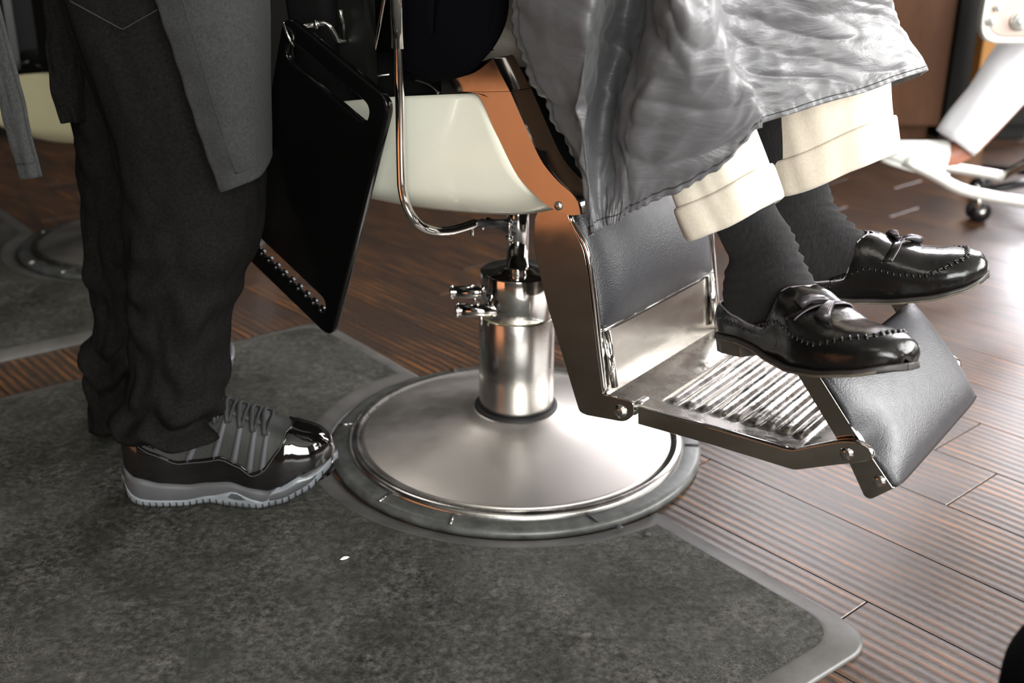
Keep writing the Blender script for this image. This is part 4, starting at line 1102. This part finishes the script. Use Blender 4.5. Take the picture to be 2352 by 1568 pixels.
# apron
def cloth_cols(name, cols, m, parent, amp, nu=90, nv=80, org=BO_, thick=.0018, seed=0, hemamp=.0):
    C3 = [resample(catmull([at(*p) for p in c], 6), nv) for c in cols]; rows = []
    for j in range(nv):
        r = resample(catmull([c[j] for c in C3], 10), nu); rows.append(r)
    out = []
    for j in range(nv):
        row = []
        for i in range(nu):
            p = rows[j][i]
            f = noise.noise(Vector((i/nu*3+seed, j/nv*2, 0)))*amp*2+noise.noise(Vector((i/nu*9+seed, j/nv*10, 4)))*amp*.8
            e = math.exp(-(i/7)**2); f += hemamp*e*sin(j*2*pi/9.5)+hemamp*math.exp(-((nv-1-j)/4)**2)*sin(i*2*pi/13)
            row.append(p+Vector((0, -1, 0))*f-org)
        out.append(row)
    o = sgrid(name, out, m, parent); solid(o, thick, 0); return o, out
ap, ao = cloth_cols('apron', [
    [(300, -200, 1.40), (357, 0, 1.392), (408, 150, 1.39), (455, 290, 1.39), (506, 441, 1.39)],
    [(400, -200, 1.385), (450, 0, 1.38), (480, 150, 1.378), (515, 290, 1.378), (548, 428, 1.38)],
    [(500, -200, 1.40), (540, 0, 1.39), (560, 150, 1.388), (575, 290, 1.388), (585, 412, 1.39)],
    [(585, -200, 1.44), (606, 0, 1.43), (610, 150, 1.425), (608, 290, 1.425), (607, 392, 1.425)],
    [(600, -200, 1.53), (616, 0, 1.53), (618, 150, 1.53), (622, 260, 1.53), (625, 350, 1.53)],
    [(570, -200, 1.64), (585, 0, 1.64), (590, 150, 1.64), (592, 260, 1.64), (594, 340, 1.64)]], M['apron'], barber, .004, hemamp=.0016)
MB().tube([p+Vector((0, -.0016, 0)) for p in [ao[j][9] for j in range(0, 76)]], .0006, 5).build('apron_stitch', M['thread'], ap)
MB().tube([p+Vector((0, -.0016, 0)) for p in [ao[75][i] for i in range(9, 62)]], .0006, 5).build('apron_stitch', M['thread'], ap)
cloth_cols('apron_back_panel', [
    [(60, -200, 1.60), (96, 0, 1.60), (112, 150, 1.60), (126, 240, 1.60), (142, 283, 1.60)],
    [(120, -200, 1.60), (150, 0, 1.60), (160, 150, 1.60), (165, 240, 1.60), (172, 282, 1.60)],
    [(180, -200, 1.63), (200, 0, 1.63), (205, 150, 1.63), (205, 240, 1.63), (205, 280, 1.63)]], M['denim'], ap, .004, 40, 50, hemamp=.002)
so, sg_ = cloth_cols('apron_strap', [
    [(-140, -260, 1.36), (-62, 0, 1.36), (-30, 120, 1.36), (0, 236, 1.36), (19, 312, 1.36), (48, 411, 1.36)],
    [(-110, -266, 1.355), (-33, -6, 1.355), (-2, 113, 1.355), (28, 230, 1.355), (46, 305, 1.355), (74, 409, 1.355)],
    [(-80, -272, 1.36), (-5, -10, 1.36), (25, 106, 1.36), (56, 224, 1.36), (70, 298, 1.36), (97, 405, 1.36)]], M['apron'], ap, .0015, 16, 90, thick=.003, hemamp=.0008)
n_ = len(sg_)
MB().tube([p+Vector((0, -.003, 0)) for p in sg_[n_-6]], .0007, 5).build('strap_stitch', M['thread'], ap)
MB().tube([sg_[j][14]+Vector((0, -.003, 0)) for j in range(n_)], .0006, 5).build('strap_stitch', M['thread'], ap)

# sneakers
SW = [(0, 0), (.003, .015), (.010, .025), (.025, .033), (.06, .036), (.11, .036), (.15, .040), (.20, .049), (.235, .051), (.262, .0485), (.280, .043), (.294, .034), (.303, .0235), (.308, .012), (.310, 0)]
def sneaker(loc, yaw, label=None):
    R = empty('sneaker', rel(loc), yaw); R.parent = barber; L = .31
    xs = sorted(set([0, .0015, .004, .008, .013, .02] + [round(.02+.0075*i, 4) for i in range(1, 33)] + [.268, .274, .280, .286, .291, .296, .300, .304, .307, .309, .310]))
    zb = lambda x: interp([(0, .016), (.015, .003), (.04, 0), (.09, 0), (.13, .006), (.16, .001), (.20, 0), (.235, .008), (.27, .024), (.31, .052)], x)
    zt = lambda x: interp([(0, .060), (.02, .046), (.06, .037), (.10, .034), (.13, .038), (.16, .040), (.19, .032), (.215, .028), (.24, .036), (.27, .050), (.295, .060), (.31, .062)], x)
    zp = lambda x: interp([(0, .105), (.02, .100), (.05, .084), (.085, .070), (.12, .074), (.15, .080), (.175, .070), (.195, .056), (.21, .062), (.235, .090), (.247, .113), (.31, .2)], x)
    ztop = lambda x: interp([(0, .118), (.03, .125), (.08, .118), (.12, .135), (.155, .148), (.20, .132), (.245, .112), (.275, .103), (.290, .097), (.300, .089), (.307, .078), (.31, .066)], x)
    def loft(name, m, za, zb_, wf, extra, par, taper=.0, n=4):
        rows = []
        for x in xs:
            w = interp(SW, x)+(extra if 0 < x < L else 0); w = max(w, .0004); row = []
            xx = x-(extra if x == 0 else 0)+(extra if x == L else 0)
            a, b = za(x), zb_(x)
            for k in range(n+1): t = k/n; row.append(Vector((xx, -w*wf(t), a+(b-a)*t)))
            for k in range(n, -1, -1): t = k/n; row.append(Vector((xx, w*wf(t), a+(b-a)*t)))
            rows.append(row)
        return sgrid(name, rows, m, par, closed=True)
    loft('midsole', M['midsole'], lambda x: zb(x)+.007, zt, lambda t: 1+.05*sin(pi*t), .005, R)
    # outsole: thin rubber layer with tread teeth, deeper under heel and forefoot pods
    zo = lambda x: zb(x)+interp([(0, .018), (.03, .011), (.1, .010), (.13, .012), (.165, .026), (.20, .014), (.212, .008), (.225, .026), (.26, .028), (.29, .016), (.31, .012)], x)
    loft('outsole', M['outsole'], zb, zo, lambda t: .97+.06*t, .0062, R, n=3)
    g = MB()
    for i in range(30):
        x = .012+i*.0098
        w = interp(SW, x)
        for sg in (-1, 1): g.box((x, sg*(w+.0064), zb(x)+.0035), (.0022, .0016, .008))
    t_ = g.build('tread_grooves', M['gasket'], R); t_['kind'] = 'stuff'
    # upper body
    def usec(x, t, extra=0):
        w = max(interp(SW, x)*.985, .0004)+extra; h = ztop(x)-zt(x)*.6+extra; a = t*pi/2
        sgn = 1 if t >= 0 else -1; pw = .55 if x > .23 else .75
        nar = 1-.25*max(0, 1-x/.2)*abs(cos(a))
        return Vector((x+extra*(1 if x > .25 else 0)*cos(a), sgn*w*abs(sin(a))**pw*nar, zt(x)*.6+h*abs(cos(a))**.8))
    def t_at(x, z, extra=0):
        lo, hi = 0, 1
        for _ in range(24):
            mid = (lo+hi)/2
            if usec(x, mid, extra).z > z: lo = mid
            else: hi = mid
        return lo
    n = 40; rows = [[usec(x, -1+2*k/n) for k in range(n+1)] for x in xs]
    sgrid('upper', rows, M['meshgrey'], R)
    # patent mudguard: from the sole up to the wavy line, closing over the toe
    rows = []
    for x in xs:
        zz = zp(x); tt = t_at(x, zz, .0018) if zz < ztop(x) else 0; tt = max(tt, 0); row = []
        for sg in (-1, 1):
            rng = range(15) if sg < 0 else range(14, -1, -1)
            for k in rng: row.append(usec(x, sg*lerp(1, tt, k/14), .0022))
        rows.append(row)
    nn_ = 30; vs = [v for r in rows for v in r]; fs = []
    for i in range(len(rows)-1):
        for j in range(nn_-1):
            if j == 14 and (zp(xs[i]) < ztop(xs[i]) or zp(xs[i+1]) < ztop(xs[i+1])): continue
            fs.append((i*nn_+j, i*nn_+j+1, (i+1)*nn_+j+1, (i+1)*nn_+j))
    pt_ = mesh('patent_mudguard', vs, fs, M['patent'], R, True, None, 1e-5); solid(pt_, .0018, 0)
    for sg in (-1, 1):
        ln = []
        for x in xs:
            if x < .25: ln.append(usec(x, sg*(t_at(x, zp(x), .002)+.03), .0042))
        MB().tube(ln, .0006, 5).build('mudguard_stitch', M['webbing'], R)
    # heel counter panel
    for sg in (-1, 1):
        rows = [[usec(x, sg*lerp(t_at(x, zp(x)+.004), t_at(x, .118), k/6), .0016) for k in range(7)] for x in [.004, .01, .02, .03, .042, .055]]
        solid(sgrid('heel_counter', rows, M['patent'], R), .001, 0)
        # webbing loops from the mudguard line to the eyelets
        for x0, x1, wd in ((.100, .128, .006), (.140, .160, .0055), (.168, .182, .0055), (.190, .202, .0055), (.209, .219, .005)):
            rows = []
            for k in range(9):
                t = k/8; x = lerp(x0, x1, t); z0 = zp(x0)-.004; z1 = ztop(x1)-.012; z = lerp(z0, z1, t)
                tt = t_at(x, z)
                w_ = wd*1.7*(1-.15*t)
                rows.append([usec(x-w_*.5, sg*t_at(x-w_*.5, z), .0016), usec(x, sg*tt, .0026), usec(x+w_*.5, sg*t_at(x+w_*.5, z), .0016)])
            wl = sgrid('webbing_loop', rows, M['webbing'], R); solid(wl, .0014, 0)
    for x in (.142, .160, .178, .196, .213):
        pts = [usec(x-.002+.010*abs(t), t, .0045) for t in [-.42+.84*k/10 for k in range(11)]]
        MB().tube(pts, .0034, 8, flat=.6).build('lace', M['thread'], R)
        pts = [usec(x+.010-.012*abs(t), t, .0040) for t in [-.40+.80*k/10 for k in range(11)]]
        MB().tube(pts, .0026, 8, flat=.6).build('lace', M['thread'], R)
    g = MB(); rows = [[usec(x, t, .0016) for t in (-.25, -.12, 0, .12, .25)] for x in (.12, .14, .16, .18, .2, .22)]
    solid(sgrid('tongue', rows, M['meshgrey'], R), .002, 0)
    return R
sneaker((-.576, 1.497, .0135), radians(4))
sneaker((-.672, 1.690, .0135), radians(66))

# ------------------------------------------------------------ background, right: chair, client, stool, cabinet
def chair3():
    R = empty('barber_chair', (1.85, 2.62, 0)); 
    tag(R, 'barber chair at the right edge of which only the chrome footrest and arm end show', 'chair')
    o_ = Vector((1.85, 2.62, 0))
    def A(px, py, y): return at(px, py, y)-o_
    b = MB(); b.lathe([(.30, .001), (.305, .01), (.27, .022), (.10, .05), (.07, .07), (.05, .075)], 64); b.build('base_dome', M['steel_dome'], R)
    b = MB(); b.lathe([(.06, .07), (.06, .3), (.02, .302)], 32); b.build('column', M['chrome'], R)
    b = MB(); b.lathe([(.018, .29), (.018, .45)], 24); b.build('piston', M['chrome'], R)
    b = MB(); b.box((0.06, 0, .49), (.46, .46, .09)); bevel(b.build('seat_cushion', M['leather_dk'], R), .02)
    b = MB(); b.box((.28, 0, .84), (.10, .44, .64)); bevel(b.build('backrest', M['leather_dk'], R), .03)
    # footrest rails: flat run then turned up toward the toe
    for y in (2.62, 2.93):
        p = [A(2420, 476, 2.62), A(2352, 464, 2.62), A(2215, 438, 2.62), A(2150, 404, 2.62), A(2078, 368, 2.62)]
        p = [Vector((q.x, q.y+(y-2.62), q.z)) for q in p]
        b = MB(); b.tube(resample(catmull(p, 4), 16), .014, 14); b.build('footrest_rail', M['white_metal'], R)
    b = MB(); q = A(2150, 404, 2.62); b.box((q.x-.01, q.y+.155, q.z), (.10, .30, .012), Matrix.Rotation(radians(25), 3, 'Y')); b.build('foot_plate', M['white_metal'], R, False)
    b = MB(); q = A(2250, 445, 2.62); b.tube([q, q+Vector((0, 0, -.035))], .008, 10); b.build('rail_foot', M['chrome'], R)
    b = MB(); q = A(2420, 476, 2.62); b.tube([q, Vector((-.15, q.y, .44))], .012, 12); b.build('footrest_arm', M['chrome'], R); b = MB(); b.tube([q+Vector((0, .31, 0)), Vector((-.15, q.y+.31, .44))], .012, 12); b.build('footrest_arm', M['chrome'], R)
    # rounded arm end plate with knobs
    y = 2.45; pts = [A(2254, 35, y), A(2262, -40, y), A(2480, -40, y), A(2480, 100, y), A(2300, 96, y), A(2262, 78, y)]
    for nm, ins, m, th in (('arm_plate_rim', 0, M['white_metal'], .03), ('arm_plate', .012, M['arm_panel'], .032)):
        xs = [p.x for p in pts]; zs = [p.z for p in pts]; x0, x1, z0, z1 = min(xs)+ins, max(xs)-ins, min(zs)+ins, max(zs)-ins
        me = plate_mesh([[tuple(p) for p in rounded([(x0, z0), (x1, z0), (x1, z1), (x0, z1)], .045, 8)]], th, .004)
        me.transform(Matrix(((1, 0, 0, 0), (0, 0, -1, pts[0].y), (0, 1, 0, 0), (0, 0, 0, 1)))); o = link(nm, me, m, R, False)
    for px, py, r in ((2276, 49, .010), (2342, 48, .020), (2290, 18, .008)):
        c = A(px, py, 2.43); b = MB(); b.tube([c, c+Vector((0, -.008, 0))], r, 18); b.tube([c+Vector((0, -.008, 0)), c+Vector((0, -.012, 0))], [r*.5, r*.4], 12); b.build('knob', M['white_metal'], R)
    return R
M['white_metal'] = mat('bright_polished_metal', (.88, .88, .84), .3, .6)
M['arm_panel'] = mat('pinkish_chrome_panel', (.62, .50, .44), .3, .8)
chair3()
def client2():
    R = empty('person', (1.6, 2.7, 0)); o_ = Vector((1.6, 2.7, 0))
    tag(R, 'person at the right edge in white trousers and a white clog resting on a footrest', 'person')
    def A(px, py, y): return at(px, py, y)-o_
    y = 2.66
    kn = A(2560, -60, y); an = A(2226, 330, y); heel = A(2186, 378, y); toe = A(2062, 345, y)
    J = [((.05, .05, .70), (.12, .1)), ((.12, .05, .95), (.13, .1)), ((.14, .05, 1.2), (.14, .1)), ((.14, .05, 1.3), .05), (kn, .055), (an, .034), (heel+Vector((.0, 0, .018)), .030), (heel.lerp(toe, .5)+Vector((0, 0, .012)), .026), (toe, .016),
         ((.02, .22, .60), .06), ((-.2, .22, .62), .055), ((-.25, .24, .30), .036)]
    J = [(Vector(a), b) for a, b in J]
    skin_body('body', J, [(0, 1), (1, 2), (2, 3), (0, 4), (4, 5), (5, 6), (6, 7), (7, 8), (0, 9), (9, 10), (10, 11)], M['skin_pink'], R)
    # trouser leg
    d = (kn-A(2195, 300, y)).normalized(); hem = A(2196, 318, y)
    hem = (A(2155, 295, y)+A(2232, 360, y))/2; up_ = (A(2300, 75, y)+A(2400, 205, y))/2; far = up_+(up_-hem)*1.2
    ax = (far-hem).normalized(); side_ = ax.cross(Vector((0, 1, 0))).normalized(); rows = []
    for i in range(30):
        t = i/29; c = hem.lerp(far, t); r = lerp(.052, .085, t)
        row = []
        for j in range(40):
            a = 2*pi*j/40; nr = side_*cos(a)+Vector((0, 1, 0))*sin(a)
            row.append(c+nr*(r+.004*noise.noise(Vector((cos(a)*2, sin(a)*2, t*6)))))
        rows.append(row)
    t = sgrid('trousers', rows, M['white_cotton'], R, closed=True); solid(t, .002, 0)
    MB().tube([far, Vector((.05, .03, .70)), Vector((.10, .05, .95))], [.09, .15, .15], 20).build('trousers_seat', M['white_cotton'], t)
    # clog: closed toe, open heel
    X = (toe-heel).normalized(); Y = Vector((0, 1, 0)); Z = -X.cross(Y); Z = Z if Z.z > 0 else -Z
    rows = []
    L = (toe-heel).length+.03
    for i in range(16):
        t = i/15; x = lerp(.03, L, t); w = .046*sqrt(max(0, 1-((t-.35)/.66)**2)) if t > .35 else .046; w = max(w, .001); h = lerp(.072, .036, t)*(1 if t < .8 else sqrt(max(0.02, 1-((t-.8)/.21)**2)))
        rows.append([heel+X*x+Y*(-w*cos(pi*k/12))+Z*(h*sin(pi*k/12)**.8-.022) for k in range(13)])
    c = sgrid('clog', rows, M['white_clog'], R); solid(c, .004, 0)
    b = MB(); n = 24; o2 = []
    for zz in (-.034, -.022):
        for k in range(n):
            a = 2*pi*k/n; o2.append(heel+X*(L*.5+L*.52*cos(a))+Y*(.043*sin(a))+Z*zz)
    b.add(o2, [tuple(range(n)), tuple(range(n, 2*n))[::-1]]+[(k, (k+1) % n, n+(k+1) % n, n+k) for k in range(n)]); b.build('clog_sole', M['white_clog'], c)
M['skin_pink'] = mat('warm_brown_skin', srgb('#a8705c'), .5)
client2()
def stool():
    c0 = ground(2243, 506); R = empty('rolling_stool', (c0.x+.262, c0.y+.065, 0)); tag(R, 'black caster base of a rolling stool behind the far footrest at the right', 'stool')
    g = MB(); g.lathe([(.03, .08), (.03, .16), (.014, .165), (.014, .46)], 24); g.build('column', M['chrome'], R)
    g = MB(); g.lathe([(.17, .46), (.18, .47), (.18, .51), (.16, .53)], 40); g.build('seat', M['leather_dk'], R)
    for k in range(5):
        a = radians(180+14+72*k); d = Vector((cos(a), sin(a), 0))
        g = MB(); g.tube([d*.02+Vector((0, 0, .115)), d*.27+Vector((0, 0, .085))], [.02, .014], 12, flat=.7); g.build('leg', M['black_rubber'], R)
        g = MB(); p = d*.27; 
        g.tube([p+Vector((0, 0, .085)), p+Vector((0, 0, .05))], .008, 10); s = Vector((-d.y, d.x, 0))
        for sg in (-1, 1): g.tube([p+s*sg*.006+Vector((0, 0, .0275)), p+s*sg*.022+Vector((0, 0, .0275))], .027, 20)
        cs = g.build('caster', M['black_rubber'], R)
        MB().tube([p-s*.024+Vector((0, 0, .0275)), p+s*.024+Vector((0, 0, .0275))], .011, 12).build('caster_hub', M['chrome'], cs)
stool()
# cabinets along the back wall
def cabinet(name, x0, x1, y0, y1, z1, m, label, nd, cat='cabinet', toe=.06):
    R = empty(name, ((x0+x1)/2, (y0+y1)/2, 0)); tag(R, label, cat); w = x1-x0; d = y1-y0
    g = MB(); g.box((0, .01, (toe+z1)/2), (w, d-.02, z1-toe)); g.box((0, .03, toe/2), (w-.04, d-.06, toe)); bevel(g.build('carcass', m, R, False), .003, 1)
    for i in range(nd):
        dw = w/nd; g = MB(); g.box((-w/2+dw*(i+.5), -d/2, (toe+z1)/2), (dw-.008, .018, z1-toe-.012)); dr = g.build('door', m, R, False); bevel(dr, .002, 1)
        hx = -w/2+dw*(i+.5)+(dw*.4 if i % 2 == 0 else -dw*.4)
        MB().tube([(hx, -d/2-.03, z1*.6), (hx, -d/2-.03, z1*.6+.12)], .005, 8).build('handle', M['chrome_dull'], dr)
    return R
cl = ground(1990, 312); 
cab = cabinet('wooden_cabinet', 1.17, 1.57, 4.18, 4.62, 1.5, M['walnut'], 'brown wooden cabinet standing against the back wall at the upper right', 1)
cabinet('black_cabinet', 1.59, 1.96, 4.22, 4.62, 1.5, M['blackwood'], 'narrow black cabinet right of the brown wooden cabinet', 1)
cabinet('black_cabinet', .10, 1.15, 4.25, 4.7, .9, M['blackwood'], 'low black cabinet left of the brown wooden cabinet', 3)
cabinet('black_cabinet', -2.9, .04, 4.1, 4.7, .95, M['blackwood'], 'long black counter cabinet in the dark at the upper left', 5)
p0 = at(2268, 150, 4.0)
pst = boxw('trim_1', p0.x-.005, p0.x+.05, 4.05, 4.12, 0, 2.6, M['orangewood'])

# dark round stool seat close to the lens, lower right corner
def near_stool():
    c = ground(2322, 1545, .24)+Vector((.20, -.085, 0)); c.z = 0; R = empty('black_footstool', c); tag(R, 'dark rounded footstool out of focus in the lower right corner', 'stool')
    g = MB(); g.lathe([(.14, .16), (.215, .17), (.225, .19), (.225, .235), (.21, .26), (.17, .272), (.02, .275)], 64); g.build('cushion', M['jacket'], R)
    for k in range(4):
        a = radians(45+90*k); MB().tube([(cos(a)*.15, sin(a)*.15, .165), (cos(a)*.17, sin(a)*.17, 0.001)], [.014, .010], 12).build('leg', M['blackwood'], R)
near_stool()

# small litter on the floor
def blob(name, px, py, r, m, z, label, cat, elong=1.6, rz=0):
    p = ground(px, py, z); g = MB(); n = 10
    pr = [(.2*r, 0), (r*.8, r*.15), (r, r*.4), (r*.7, r*.75), (.15*r, r*.9)]
    g.lathe(pr, 10); o = g.build(name, m, None); 
    for v in o.data.vertices: v.co += v.co*noise.noise(v.co*300+Vector((px, py, 0)))*.5; v.co.x *= elong
    o.location = p; o.rotation_euler = (0, 0, rz); tag(o, label, cat); return o
blob('red_speck', 905, 1162, .0035, M['red'], .008, 'tiny red scrap lying against the rim of the chair base', 'scrap', 1.2)
blob('white_fluff', 790, 1283, .0035, M['fluff'], .0132, 'small white fleck of fluff on the mat below the chair base', 'fluff', 1.9, .6)
blob('pale_spot', 1423, 1212, .0045, M['webbing'], .0132, 'left of two pale grey spots on the front mat below the chair base', 'fleck', 1.3)
blob('pale_spot', 1485, 1228, .0045, M['webbing'], .0132, 'right of two pale grey spots on the front mat below the chair base', 'fleck', 1.3)
